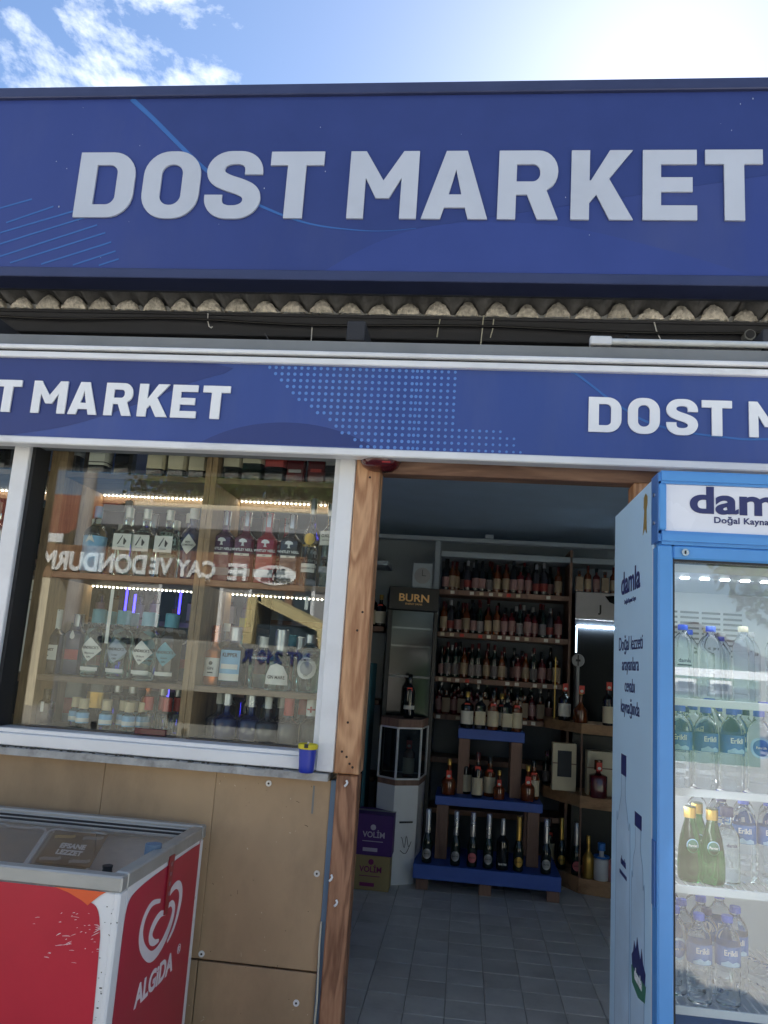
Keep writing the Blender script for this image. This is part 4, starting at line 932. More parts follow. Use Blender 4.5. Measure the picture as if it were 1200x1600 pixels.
outer = [(2.193, -.667), (2.137, -.658), (2.1, -.671), (2.081, -.695), (2.081, -.724), (2.104, -.757), (2.154, -.791), (2.198, -.799), (2.245, -.788), (2.283, -.764), (2.304, -.739), (2.307, -.716), (2.288, -.699), (2.262, -.699), (2.246, -.713)]
inner = [(2.246, -.713), (2.207, -.704), (2.172, -.713), (2.150, -.730), (2.153, -.750), (2.18, -.766), (2.214, -.771)]
right = [(2.243, -.682), (2.271, -.663), (2.31, -.657), (2.342, -.67), (2.358, -.698), (2.349, -.738), (2.326, -.772), (2.283, -.797)]
def sidemesh(paths, w):
    vs = B()
    for p, ww in paths:
        P = smooth_path(p, 6); n = len(P)
        vs.strip([q[:] for q in P], [max(.004, ww * math.sin(PI * (.12 + .80 * i / n))) for i in range(n)], xD + .0016, xD + .0024, 'x')
    return vs.mesh('heart_logo')
M_logo = mat('logo_white', (222, 214, 218), .4)
link('heart_logo', sidemesh([(outer, .027), (inner, .024), (right, .024)], .02), M_logo, t)
put_text('lettering', text('ALGiDA', .052, .045, .0008, 1.02), M_logo, t, xD + .0016, 2.218, -.889, PI / 2)
put_text('lettering', text('®', .026, 0, .0008), M_logo, t, xD + .0016, 2.392, -.862, PI / 2)
link('lock_strip', B().prism([(2.222, -.562), (2.262, -.564), (2.250, -.715), (2.226, -.712)], xD + .0026, xD + .006, 'x').mesh('lock_strip'), mat('red_strip', (140, 24, 40), .3), t)
for z in (-.585, -.61, -.635, -.66): link('strip_hole', B().box(xD + .0061, xD + .0068, 2.236, 2.247, z - .006, z + .004).mesh('strip_hole'), mat('strip_hole_pink', (150, 110, 120), .5), t)
random.seed(31)
sx = B()
for _ in range(46):
    x = -.815 - abs(random.gauss(0, .07)); z = -.625 - abs(random.gauss(0, .05)) if random.random() < .7 else random.uniform(-1.1, -.62)
    if x < -1.06: continue
    ln = random.choice([.003, .004, .006, .012, .02]); a = random.uniform(-.1, .6); w = random.uniform(.0005, .0016)
    sx.strip([(x, z), (x + ln * math.cos(a) * .6, z + ln * math.sin(a) * .6 + .0006), (x + ln * math.cos(a), z + ln * math.sin(a))], [w * .4, w, w * .3], yD - .0021, yD - .0017)
o = link('scratches', sx.mesh('scratches'), M_white, t); o['kind'] = 'stuff'
sx = B()
for _ in range(34):
    x, z = random.uniform(-.812, -.780), random.uniform(-.90, -.60); r = random.uniform(.0008, .003)
    sx.box(x, x + r * random.uniform(.6, 2.5), yD - .0013, yD - .0004, z, z + r)
o = link('grime_specks', sx.mesh('grime_specks'), mat('grime', (92, 92, 90), .9), t); o['kind'] = 'stuff'
# contents
TL = math.atan2(.105, .070)                                            # the card and the basket backs lean on the rear wall
def lean(o, x, u, off=0.0):
    """Place a mesh drawn in x-z (facing -y) on the leaning plane, u metres up from its foot."""
    c, s_ = math.cos(TL), math.sin(TL)
    o.matrix_basis = Matrix.Translation((x, 2.33 + u * s_ - off * c, -.640 + u * c + off * s_)) @ Matrix.Rotation(-TL, 4, 'X')
t = thing('display_card', 'dark brown printed card leaning inside the freezer', 'card', (-1.13, 2.35, -.64))
M_card = mat('card_brown', (44, 32, 32), .5)
lean(link('card', B().box(-.084, .084, 0, .003, 0, .124, .001).mesh('card'), M_card, t), -1.13, 0)
for s_x, u in (('EFSANE', .060), ('LEZZET', .036)): lean(link('lettering', text(s_x, .017, .06, .0006), C_whiteink, t), -1.13, u, .001)
for k, (x, u, c) in enumerate(((-1.172, .096, M_gold), (-1.085, .100, C_greylab), (-1.175, .012, C_greylab), (-1.085, .012, C_greylab))):
    lean(link('wrapper_print', B().strip([(-.03, 0), (-.02, .004), (.02, .006), (.03, .012)], .011, -.0012, -.0004).mesh('wrapper_print'), c, t), x, u, 0)
for i, x in enumerate((-1.425, -1.235)):
    t = thing('wire_basket', 'white wire basket in the freezer, %s' % ('at the left' if i == 0 else 'behind the dark card'), 'basket', (x + .09, 2.2, -.9), 'wire baskets in the freezer')
    w = .182
    lean(link('rim_wire', B().tube([(0, .006, -.02), (0, .006, .118), (.008, .006, .128), (.035, .006, .132), (.055, .006, .126), (w - .055, .006, .126), (w - .035, .006, .132), (w - .008, .006, .128), (w, .006, .118), (w, .006, -.02)], .0042, 8).mesh('rim_wire', 60), M_white, t), x, 0)
    b = B()
    for q in range(7):
        xx = x + w * q / 6; b.tube([(xx, 2.0, -.62), (xx, 2.0, -.86), (xx, 2.32, -.86), (xx, 2.335, -.66)], .0022, 5)
    for q in range(4):
        zz = -.66 - q * .06; b.tube([(x, 2.0, zz), (x, 2.33, zz), (x + w, 2.33, zz), (x + w, 2.0, zz), (x, 2.0, zz)], .0022, 5)
    link('mesh_wires', b.mesh('mesh_wires'), M_white, t)
    lean(link('back_sheet', B().box(.004, w - .004, .011, .013, -.01, .124).mesh('back_sheet'), M_wallgrey, t), x, 0)
for i, (x, y, r, c) in enumerate([(-1.34, 2.2, .05, C_redlab), (-1.12, 2.2, .05, C_ltblue), (-.97, 2.25, .06, M_cream), (-.9, 2.1, .05, C_greylab)]):
    o = link('ice_cream_packet', B().box(-.07, .07, -.11, .11, 0, .03, .012).mesh('ice_cream_packet', 50), c); o.location = (x, y, -.929); o.rotation_euler = (0, .1, i * .5)
    tag(o, ['red', 'pale blue', 'cream', 'grey'][i] + ' ice cream packet on the freezer floor', 'packet')

# ------------------------------------------------------------------ bottled water fridge
RX0, RX1, RY0, RY1, RT = .45, 1.09, 1.93, 2.51, .5
t = fridge = thing('drinks_fridge', 'tall blue drinks fridge with glass door full of bottled water', 'fridge', (.77, 2.2, -1.5))
bx('side_panel', M_side, t, RX0, RX0 + .03, 2.002, RY1, -1.46, RT - .004, .003)
bx('side_panel', M_side, t, RX1 - .03, RX1, 2.002, RY1, -1.46, RT - .004, .003)
bx('top_panel', M_fridgedk, t, RX0 + .031, RX1 - .031, 2.002, RY1, RT - .04, RT - .005)
bx('back_panel', M_liner, t, RX0 + .031, RX1 - .031, RY1 - .04, RY1 - .004, -1.46, RT - .041)
bx('base', M_fridgedk, t, RX0 + .031, RX1 - .031, 2.0, RY1 - .041, -1.46, -.90)
bx('edge_profile', M_white, t, RX0 - .001, RX0 + .02, 1.988, 2.0015, -1.46, .318, .002)
bx('liner_side', M_liner, t, RX0 + .031, RX0 + .036, 2.003, RY1 - .041, -.89, .30)
bx('liner_side', M_liner, t, RX1 - .036, RX1 - .031, 2.003, RY1 - .041, -.89, .30)
bx('liner_top', M_liner, t, RX0 + .037, RX1 - .037, 2.003, RY1 - .041, .262, .30)
b = B()
for r in range(9):
    for c in range(4):
        b.box(.575 + c * .062, .628 + c * .062, 2.4665, 2.4695, .20 - r * .0155, .206 - r * .0155)
o = link('vent_slots', b.mesh('vent_slots'), C_greylab, t)

# header
hd = B().box(RX0 - .002, RX1, 1.925, 2.0, .468, RT, .006, 2).box(RX0 - .002, RX1, 1.925, 2.0, .318, .352, .008, 2).box(RX0 - .002, RX0 + .016, 1.9265, 2.0, .3525, .4675, .003).box(RX1 - .016, RX1, 1.9265, 2.0, .3525, .4675, .003)
link('header_frame', hd.mesh('header_frame', 40), M_fridgeblue, t)
bx('header_cheek', M_fridgedk, t, RX0 - .004, RX0 - .0022, 1.93, 1.998, .325, .494)
for z in (.375, .445):
    link('bolt', B().tube([(RX0 - .004, 1.965, z), (RX0 - .007, 1.965, z)], .005, 10).mesh('bolt', 40), M_steel, t)
hs = B(); n = 16
for i in range(n):
    a0, a1 = i / n, (i + 1) / n
    f = lambda a: 1.940 - .006 * math.sin(PI * a)
    z0_, z1_ = .3525 + a0 * .115, .3525 + a1 * .115
    hs.prism([(RX0 + .0165, f(a0)), (RX1 - .0165, f(a0)), (RX1 - .0165, f(a0) + .004), (RX0 + .0165, f(a0) + .004)], z0_, z1_)
bx('header_panel', M_signwhite, t, RX0 + .0165, RX1 - .0165, 1.938, 1.946, .3525, .4675)
bx('door_handle', M_fridgedk, t, RX0 - .0062, RX0 - .0032, 1.945, 1.975, -.50, -.36, .001)
put_text('lettering', text('damla', .066, .04, .0008, 1.34, 'LEFT'), M_ink, t, .521, 1.9375, .401)
put_text('lettering', text('Doğal Kaynak Suyu', .0152, .03, .0008, 1.1, 'LEFT', space=1.05), M_ink, t, .578, 1.9375, .377)
link('lock', B().tube([(.509, 1.929, .300), (.509, 1.9245, .300)], .0085, 16).mesh('lock', 40), M_steel, t)
link('keyhole', B().box(.507, .511, 1.9235, 1.9244, .296, .304).mesh('keyhole'), M_black, t)
# door
d = t
bx('door_stile', M_fridgeblue, d, .447, .482, 1.93, 1.985, -1.43, .317, .004)
bx('door_stile', M_fridgeblue, d, 1.055, 1.09, 1.93, 1.985, -1.43, .317, .004)
bx('door_rail', M_fridgeblue, d, .4825, 1.0545, 1.93, 1.985, .284, .317, .004)
bx('door_rail', M_fridgeblue, d, .4825, 1.0545, 1.93, 1.985, -1.43, -.93, .004)
bx('door_gasket', M_gasket, d, .482, .4865, 1.935, 1.985, -.93, .284)
bx('door_gasket', M_gasket, d, .4865, 1.0545, 1.935, 1.985, .2795, .284)
bx('door_glass', G_door, d, .4867, 1.0543, 1.948, 1.952, -.929, .2793)
# shelves
M_strip = mat('shelf_strip', (232, 238, 246), .35, var=.03)
for zs in (-.04, -.245, -.458, -.71):
    bx('price_strip', M_strip, t, .488, 1.05, 1.992, 1.997, zs - .018, zs, .001)
    b = B()
    for q in range(26): b.box(.489 + q * .0216, .493 + q * .0216, 1.998, 2.465, zs - .007, zs - .0035)
    for yq in (2.01, 2.16, 2.31, 2.455): b.box(.488, 1.05, yq, yq + .005, zs - .012, zs - .0072)
    link('wire_rack', b.mesh('wire_rack'), M_white, t)
# lit lamps in the ceiling of the cabinet
fled = emit_mat('fridge_led', (245, 250, 255), 9.0)
for i, x in enumerate((.555, .605, .655, .705, .755, .805)):
    link('lamp_lens', B().box(x - .010, x + .010, 2.10, 2.115, .2595, .2618, .0008).mesh('lamp_lens'), fled, t)
for nm_, loc, e, sz in (('cabinet_light', (.77, 2.06, .255), .25, (.5, .05)), ('cabinet_light', (.50, 2.02, -.3), .3, (.02, .9))):
    la = bpy.data.lights.new(nm_, 'AREA'); la.shape = 'RECTANGLE'; la.size, la.size_y = sz; la.energy = e; la.color = (.93, .97, 1)
    lo = bpy.data.objects.new(nm_, la); COL.objects.link(lo); lo.parent = t; lo.matrix_parent_inverse = root_matrix(t).inverted(); lo.location = loc
    if sz[1] > .5: lo.rotation_euler = (0, -PI / 2 + .5, 0)
# print on the side panel (read along -y)
xs_ = RX0 - .0007
def side_text(s, h, y, z, bold=.02, xs=1.0):
    put_text('lettering', text(s, h, bold, .0005, xs), M_ink, fridge, xs_, y, z, -PI / 2)
side_text('damla', .066, 2.268, .236, .03, 1.22); side_text('Doğal Kaynak Suyu', .013, 2.268, .205, .02, 1.12)
side_text('Doğal lezzeti', .040, 2.262, .074, .004, 1.1); side_text('arayanlara', .038, 2.26, .018, .004, 1.06); side_text('cevabı', .038, 2.262, -.040, .004, 1.06); side_text('kaynağında', .038, 2.26, -.098, .004, 1.06)
M_side2 = mat('side_print_pale', (186, 212, 232), .35, var=.1, scale=9); M_sline = mat('side_print_line', (112, 146, 176), .4)
def bottle_print(yc, ztop, w, capw, caph):
    zs = ztop - caph
    half = [(capw * .42, zs), (capw * .40, zs - .05), (capw * .7, zs - .085), (w * .40, zs - .13), (w * .5, zs - .18), (w * .5, -1.2)]
    H = [p[:] for p in smooth_path(half, 5)]
    P = [(yc - a, z) for a, z in H] + [(yc + a, z) for a, z in H[::-1]]
    link('print_bottle', B().prism(P, xs_ + .0001, xs_ + .0006, 'x').mesh('print_bottle'), M_side2, fridge)
    for sg in (-1, 1): link('print_outline', B().strip([(yc + sg * a, z) for a, z in H], .003, xs_ - .0002, xs_ + .0000, 'x').mesh('print_outline'), M_sline, fridge)
    bx('print_cap', M_ink, fridge, xs_ - .0003, xs_ + .0004, yc - capw / 2, yc + capw / 2, ztop - caph, ztop)
bottle_print(2.335, -.212, .19, .07, .055); bottle_print(2.145, -.335, .15, .078, .034)
put_text('lettering', text('damla', .022, .03, .0005, 1.0), M_ink, fridge, xs_ - .0004, 2.325, -.50, -PI / 2)
bx('print_bar', M_ink, fridge, xs_ - .0006, xs_ - .0002, 2.28, 2.375, -.528, -.518)
M_logog = mat('logo_green', (60, 120, 96), .4)
link('print_peaks', B().prism([(2.055, -.675), (2.08, -.66), (2.095, -.632), (2.108, -.662), (2.125, -.648), (2.145, -.622), (2.16, -.655), (2.18, -.64), (2.19, -.668), (2.208, -.68), (2.20, -.705), (2.06, -.70)], xs_ - .0007, xs_ - .0002, 'x').mesh('print_peaks'), M_ink, fridge)
link('print_badge', B().prism([(2.05, -.70), (2.21, -.705), (2.20, -.742), (2.13, -.752), (2.06, -.738)], xs_ - .0009, xs_ - .0002, 'x').mesh('print_badge'), M_logog, fridge)
put_text('lettering', text('damla', .027, .05, .0005, .95), C_whiteink, fridge, xs_ - .0011, 2.13, -.722, -PI / 2)
link('print_ribbon', B().prism([(2.057, .462), (2.077, .474), (2.098, .466), (2.100, .44), (2.092, .43), (2.108, .368), (2.085, .382), (2.064, .366), (2.068, .43), (2.058, .442)], xs_ - .0004, xs_ + .0003, 'x').mesh('print_ribbon'), M_gold, fridge)

# bottles in the fridge
C_cap = mat('blue_cap', (62, 100, 214), .4, var=.05); C_cap2 = mat('navy_cap', (38, 52, 120), .4); C_capw = mat('cream_cap', (214, 206, 180), .45)
C_lblue = mat('water_label', (44, 108, 186), .4, var=.15, scale=30); C_lsnow = mat('water_label_snow', (170, 204, 232), .45, var=.2, scale=50)
def pet(nm, r, h, label=True, cap=C_cap, body=G_water, ribs=True):
    P = [(r * .75, 0), (r * .98, .006), (r, .014)]
    z = .02
    while ribs and z < h * .42: P += [(r, z), (r * .955, z + .005), (r, z + .010)]; z += .018
    P += [(r, h * .45), (r, h * .70), (r * .97, h * .74), (r * .80, h * .81), (r * .52, h * .87), (r * .40, h * .89), (r * .40, h * .94)]
    KIND[nm] = dict(r=r, h=h, glass=body, cap=cap, label=None, sq=0, tagk=False, extras=[])
    k = KIND[nm]
    k['m_body'] = B().lathe(P, 24).mesh('plastic_body', 45)
    k['m_cap'] = B().lathe([(r * .46, h * .925), (r * .47, h * .93), (r * .46, h * .99), (r * .42, h), (r * .05, h)], 18).mesh('cap', 40)
    if label:
        k['m_label'] = B().lathe([(r + .0006, h * .46), (r + .0006, h * .68)], 24, caps=False).mesh('label', 50); k['lm'] = C_lblue
        k['extras'] = [e(0) for e in (lab_text('Erikli', h * .065, r, C_whiteink, h * .585, .03, .9), decal([(-.022, -h * .045), (.022, -h * .045), (.022, -h * .01), (.012, h * .012), (.004, -h * .01), (-.006, h * .022), (-.014, 0), (-.022, -h * .015)], r, C_lsnow, h * .51, 'snow_print'))]
pet('erikli', .0275, .19); pet('erikli_tall', .0285, .215); pet('plain', .030, .21, label=False); pet('plain_w', .030, .215, False, C_capw); pet('plain_navy', .0265, .185, False, C_cap2); pet('grey_cap', .028, .205, False, C_greylab)
KIND['dam'] = dict(KIND['plain']); KIND['dam']['extras'] = [e(0) for e in (lab_text('damla', .011, .030, M_ink, .102, .03), decal(rect(.042, .004), .030, M_ink, .094))]
pet('life', .0275, .19, False)
KIND['life']['extras'] = [e(0) for e in (decal(circ(.019), .0275, C_lblue, .105), decal(circ(.024, 20, 1.1), .0271, C_lsnow, .105), lab_text('Pure Life', .0055, .0282, C_whiteink, .103, .03, .85))]
kind('perrier', .029, .165, .22, .0125, .70, G_green, C_goldfoil, .86, 1.1, nseg=24, extras=[decal(circ(.016, 20, .9), .0245, C_lsnow, .082), decal(circ(.0135, 20, .9), .0249, M_logog, .082), lab_text('Perrier', .0062, .026, C_whiteink, .080, .03, .8)])
# labels on the sloping shoulder would float: give this bottle a barrel profile
pp = [(.022, 0), (.0265, .004), (.0285, .015), (.0285, .045), (.0262, .075), (.0225, .100), (.0165, .122), (.0125, .135), (.0122, .162), (.0135, .163), (.0135, .168)]
KIND['perrier']['m_body'] = B().lathe(pp, 24).mesh('glass_body', 50)
kind('water_glass', .028, .17, .62, .011, .80, G_clear, C_cap2, .88, 1.4, nseg=24, extras=[lab_text('damla', .008, .028, M_ink, .085, .03)])
F1, F2, F3, F4 = -.04 - .0033, -.245 - .0033, -.458 - .0033, -.71 - .0033
shelfA = [('dam', .553, 2.12), ('plain', .622, 2.12), ('plain_navy', .585, 2.24), ('plain_w', .702, 2.12), ('grey_cap', .745, 2.2), ('plain', .775, 2.10), ('plain_w', .655, 2.26), ('plain', .525, 2.20), ('plain_navy', .535, 2.30), ('plain', .62, 2.32), ('grey_cap', .70, 2.29), ('plain_navy', .66, 2.17), ('plain', .85, 2.12), ('plain_w', .93, 2.14), ('plain', 1.0, 2.12)]
shelfB = [('erikli', .522, 2.03), ('erikli', .582, 2.03), ('erikli', .644, 2.035), ('life', .705, 2.03), ('erikli', .765, 2.03), ('erikli', .825, 2.03), ('erikli', .885, 2.03), ('plain_navy', .55, 2.10), ('plain', .615, 2.11), ('erikli', .68, 2.11), ('plain', .745, 2.11), ('erikli', .53, 2.19), ('erikli', .595, 2.19), ('erikli', .66, 2.20), ('plain_navy', .725, 2.19)]
shelfC = [('perrier', .552, 2.06), ('perrier', .600, 2.05), ('perrier', .588, 2.13), ('water_glass', .640, 2.07), ('plain_navy', .655, 2.16), ('erikli', .692, 2.11), ('erikli', .752, 2.11), ('erikli', .815, 2.11), ('erikli', .672, 2.24), ('erikli', .735, 2.24), ('erikli', .80, 2.24), ('plain_navy', .63, 2.28), ('erikli', .88, 2.11)]
shelfD = [('erikli', .563, 2.03), ('erikli', .627, 2.035), ('life', .518, 2.07), ('plain_navy', .60, 2.10), ('erikli', .672, 2.12), ('erikli', .552, 2.14), ('plain_navy', .545, 2.21), ('erikli', .612, 2.19), ('erikli', .672, 2.24), ('plain_navy', .625, 2.30), ('erikli', .565, 2.29)]
desc = {'dam': 'clear water bottle with blue cap and small print', 'plain': 'clear water bottle with bright blue cap', 'plain_navy': 'clear water bottle with navy cap', 'plain_w': 'clear water bottle with cream cap', 'grey_cap': 'clear water bottle with grey cap', 'erikli': 'water bottle with blue mountain label', 'life': 'water bottle with oval blue label', 'perrier': 'green glass mineral water bottle', 'water_glass': 'slim clear glass bottle with dark cap'}
for lst, zf, nm in ((shelfA, F1, 'top fridge shelf'), (shelfB, F2, 'second fridge shelf'), (shelfC, F3, 'third fridge shelf'), (shelfD, F4, 'bottom fridge shelf')):
    seen = {}
    tot = {}
    for k, x, y in lst: tot[k] = tot.get(k, 0) + 1
    for k, x, y in sorted(lst, key=lambda q: q[1]):
        seen[k] = seen.get(k, 0) + 1
        lb = desc[k] + (', %s from the left' % ORD[seen[k] - 1] if tot[k] > 1 else '') + ' on the ' + nm
        bottle(k, x, y, zf, lb, 'bottles in the drinks fridge', rot=random.uniform(-.25, .12), scale=1.0 if nm != 'top fridge shelf' else .88)
# one bottle lying down, top towards the front right
bl = bottle('life', .70, 2.30, F4 + .028, 'water bottle lying on its side on the bottom fridge shelf', 'bottles in the drinks fridge')
bl.rotation_euler = (PI / 2 + .0, 0, .55); bl.location = (.72, 2.23, F4 + .0275)

# ------------------------------------------------------------------ shop interior
# three tier stand
t = thing('display_stand', 'three tier blue display stand with brown legs inside the shop', 'stand', (.18, 5.1, -1.3))
tiers = [(-.247, .607, 4.93, 5.45, -1.235, -1.155), (-.142, .506, 5.08, 5.45, -.84, -.788), (-.022, .395, 5.2, 5.45, -.45, -.388)]
for x0, x1, y0_, y1_, z0, z1 in tiers:
    bx('tier_board', M_stand, t, x0, x1, y0_, y1_, z0, z1, .003)
def leg(x0, y, z0, z1, w=.072):
    bx('leg', M_dwood, t, x0, x0 + w, y, y + .06, z0, z1, .003)
for x0 in (-.228, .140, .530):
    for y in (4.955, 5.37): leg(x0, y, -1.3, -1.2355)
for x0 in (-.130, .418):
    for y in (5.10, 5.38): leg(x0, y, -1.1545, -.8405)
for x0 in (-.015, .312):
    for y in (5.22, 5.38): leg(x0, y, -.7875, -.4505)
kind('spark', .030, .30, .36, .0120, .64, C_dkgreen, C_silver, .52, 1.3, nseg=18, extras=[decal(circ(.028), .0305, C_silver, .055), decal(circ(.019), .0315, C_greylab, .055), lab_text('MARTINI', .0075, .0325, C_ink, .052, .02, .8)])
kind('sparkrose', .030, .30, .36, .0120, .64, C_dkgreen, C_silver, .52, 1.3, nseg=18, extras=[decal(circ(.028), .0305, mat('rose_label', (176, 92, 102), .4), .055), lab_text('MARTINI', .0075, .0325, C_ink, .052, .02, .8)])
kind('sparkgold', .030, .30, .36, .0120, .64, C_dkgreen, C_goldfoil, .52, 1.3, nseg=18, extras=[decal(circ(.028), .0305, C_goldfoil, .055), lab_text('MARTINI', .0075, .0325, C_ink, .052, .02, .8)])
kind('vermouth', .036, .28, .55, .0125, .70, C_dark, C_silver, .66, 1.1, nseg=18, extras=[lab_text('MARTINI', .012, .0365, C_whiteink, .03, .02, .8)])
ml = {'spark': 'silver topped sparkling wine bottle with round silver label', 'sparkrose': 'sparkling wine bottle with round rose label', 'sparkgold': 'gold topped sparkling wine bottle with round gold label', 'vermouth': 'dark bottle with white lettering and silver neck'}
for i, (x, k) in enumerate([(-.172, 'spark'), (-.005, 'spark'), (.094, 'sparkrose'), (.187, 'spark'), (.270, 'vermouth'), (.363, 'sparkgold'), (.522, 'spark')]):
    bottle(k, x, 4.985, -1.1545, ml[k] + ', %s on the bottom tier' % ORD[i], 'sparkling bottles on the bottom tier')
kind('whisky', .036, .235, .60, .0125, .76, C_amber, C_dark, .84, 1.15, nseg=16, label=(.10, .50, M_cream), tagk=True)
kind('whisky2', .040, .225, .62, .013, .76, C_dark, C_goldfoil, .86, 1.15, nseg=16, label=(.12, .48, M_paper), tagk=True)
kind('wine', .034, .265, .60, .0125, .74, C_dark, C_maroon, .80, 1.15, nseg=16, label=(.06, .44, M_cream), tagk=True)
kind('cognac', .045, .21, .36, .0115, .60, C_amber, C_goldfoil, .84, 1.2, nseg=18, tagk=True)
kind('squarew', .034, .22, .66, .013, .80, C_dark, C_dark, .86, 1.15, nseg=18, sq=6, label=(.12, .5, M_cream), tagk=True)
for i, (x, y, k, lb) in enumerate([(-.066, 5.16, 'cognac', 'gold stoppered bottle with red tag at the left of the middle tier'), (.11, 5.15, 'wine', 'tall bottle with cream label and red tag on the middle tier'), (.187, 5.22, 'whisky', 'dark bottle with raised red tag on the middle tier'), (.243, 5.14, 'cognac', 'low round bottle with red tag on the middle tier'), (.42, 5.17, 'cognac', 'gold stoppered bottle with red tag at the right of the middle tier'), (.04, 5.25, 'wine', 'tall dark bottle at the back of the middle tier'), (.46, 5.24, 'whisky', 'brown bottle at the back right of the middle tier')]):
    bottle(k, x, y, -.7875, lb, 'tagged bottles on the middle tier', scale=.8 if i == 3 else 1)
for i, (x, y, k) in enumerate([(.029, 5.24, 'whisky2'), (.113, 5.25, 'squarew'), (.193, 5.24, 'whisky'), (.25, 5.33, 'whisky2'), (.283, 5.235, 'squarew'), (.343, 5.25, 'whisky')]):
    bottle(k, x, y, -.3875, 'whisky bottle with red price tag, %s from the left on the top tier' % ORD[i], 'tagged whisky bottles on the top tier')
# five sided white showcase
t = thing('showcase', 'white corner showcase with aluminium framed glass top beside the stand', 'showcase', (-.38, 5.15, -1.3))
PG = [(-.50, 5.06), (-.385, 4.97), (-.247, 5.05), (-.22, 5.30), (-.50, 5.30)]
def shrink(P, k): cx, cy = sum(p[0] for p in P) / 5, sum(p[1] for p in P) / 5; return [(cx + (x - cx) * k, cy + (y - cy) * k) for x, y in P]
link('cabinet', B().prism(PG, -1.298, -.735).mesh('cabinet'), M_white, t)
link('bottom_trim', B().prism(shrink(PG, 1.01), -.7345, -.70).mesh('bottom_trim'), M_dwood, t)
link('top_trim', B().prism(shrink(PG, 1.01), -.395, -.345).mesh('top_trim'), M_dwood, t)
for k in range(5):
    a, c = PG[k], PG[(k + 1) % 5]
    link('corner_bar', B().tube([(a[0], a[1], -.70), (a[0], a[1], -.395)], .008, 6).mesh('corner_bar', 60), M_alu, t)
    for z in (-.698, -.398): link('edge_bar', B().tube([(a[0], a[1], z), (c[0], c[1], z)], .006, 6).mesh('edge_bar', 60), M_alu, t)
    link('glass', B().add([(a[0], a[1], -.69), (c[0], c[1], -.69), (c[0], c[1], -.40), (a[0], a[1], -.40)], [(0, 1, 2, 3)]).mesh('glass'), G_smoke, t)
link('back_sheet', B().prism([(-.495, 5.285), (-.225, 5.285), (-.225, 5.295), (-.495, 5.295)], -.69, -.40).mesh('back_sheet'), M_black, t)
link('door_handle', B().tube([(-.345, 4.985, -.945), (-.27, 5.028, -.945)], .005, 6).mesh('door_handle', 60), M_gasket, t)
link('scrawl', B().strip([p[:] for p in smooth_path([(-.36, -1.08), (-.33, -1.03), (-.31, -1.09), (-.30, -1.02), (-.285, -1.08), (-.27, -1.05), (-.30, -1.12), (-.34, -1.10)], 4)], .003, 0, .001).mesh('scrawl'), M_gasket, t).location = (0, 5.0, 0)
bottle('whisky', -.32, 5.12, -.6995, 'bottle with red tag inside the glass showcase', 'bottles in and on the showcase', tagz=.95)
kind('vodka', .034, .27, .62, .012, .80, C_dark, C_dark, .84, 1.2, nseg=16, tagk=True, band_=(.20, .29, M_paper))
bottle('vodka', -.338, 5.13, -.3445, 'black bottle with white band and red tag on top of the showcase', 'bottles in and on the showcase')
# wine cartons
for z0, z1, c, lb, ink, dx in ((-1.3055 + .006, -1.112, mat('carton_tan', (150, 132, 92), .75, var=.06), 'tan wine carton with purple print on the floor by the door', mat('print_purple', (120, 28, 90), .6), 0), (-1.1115, -.885, mat('carton_purple', (72, 34, 108), .6, var=.08), 'purple wine carton stacked on the tan carton', mat('print_pale', (178, 170, 190), .6), .006)):
    t = thing('wine_carton', lb, 'carton', (-.48, 4.95, z0), 'wine cartons by the door')
    bx('carton', c, t, -.597 + dx, -.375 + dx, 4.83 + dx, 5.06, z0, z1, .002)
    put_text('lettering', text('VOLİM', .032, .03, .0006, .95), ink, t, -.485 + dx, 4.829 + dx, z0 + .10)
    link('crest', B().tube([(-.485, 4.829 + dx, z0 + .155), (-.485, 4.828 + dx, z0 + .155)], .016, 12).mesh('crest'), ink, t)
    bx('print_block', ink, t, -.545 + dx, -.46 + dx, 4.8285 + dx, 4.8294 + dx, z0 + .022, z0 + .042)
    bx('print_line', ink, t, -.55 + dx, -.43 + dx, 4.8285 + dx, 4.8294 + dx, z0 + .076, z0 + .080)
    bx('tape', C_greylab, t, -.60 + dx, -.372 + dx, 4.94, 4.99, z1 + .0002, z1 + .0008)
# burn cooler
t = thing('black_cooler', 'tall black drinks cooler with gold lettering beside the white pillar', 'cooler', (-.38, 5.55, -1.3))
bx('cabinet', M_black, t, -.555, -.215, 5.40, 5.85, -1.30, .50, .004)
bx('header', M_black, t, -.555, -.215, 5.352, 5.399, .345, .50, .004)
put_text('lettering', text('BURN', .052, .03, .001, 1.12), mat('burn_gold', (214, 170, 110), .4, metal=.3), t, -.385, 5.3505, .405)
put_text('lettering', text('ENERGY DRINK', .012, .03, .001, 1.0), mat('burn_gold', (214, 170, 110), .4), t, -.385, 5.3505, .382)
bx('door_frame', M_black, t, -.555, -.525, 5.355, 5.399, -1.28, .34, .003)
bx('door_frame', M_black, t, -.245, -.215, 5.355, 5.399, -1.28, .34, .003)
M_dglass = mat('dark_door_glass', (14, 18, 22), .05, var=.1, spec=.35)
bx('door_glass', M_dglass, t, -.524, -.246, 5.370, 5.376, -1.28, .34)
for z in (-.1, .1, .22): bx('can_row', C_greylab if z < 0 else C_dark, t, -.52, -.25, 5.366, 5.3695, z, z + .012)
t.rotation_euler = (0, 0, .12)
t = thing('wall_clock', 'square pale wall clock standing above the black cooler', 'clock', (-.315, 5.42, .505))
bx('clock_case', M_in_wall, t, -.385, -.25, 5.40, 5.43, .502, .675, .004)
link('dial', B().tube([(-.317, 5.399, .588), (-.317, 5.3975, .588)], .055, 24).mesh('dial', 40), C_greylab, t)
bx('hand', C_ink, t, -.319, -.315, 5.396, 5.3972, .588, .63)
bx('hand', C_ink, t, -.317, -.292, 5.396, 5.3972, .586, .59)
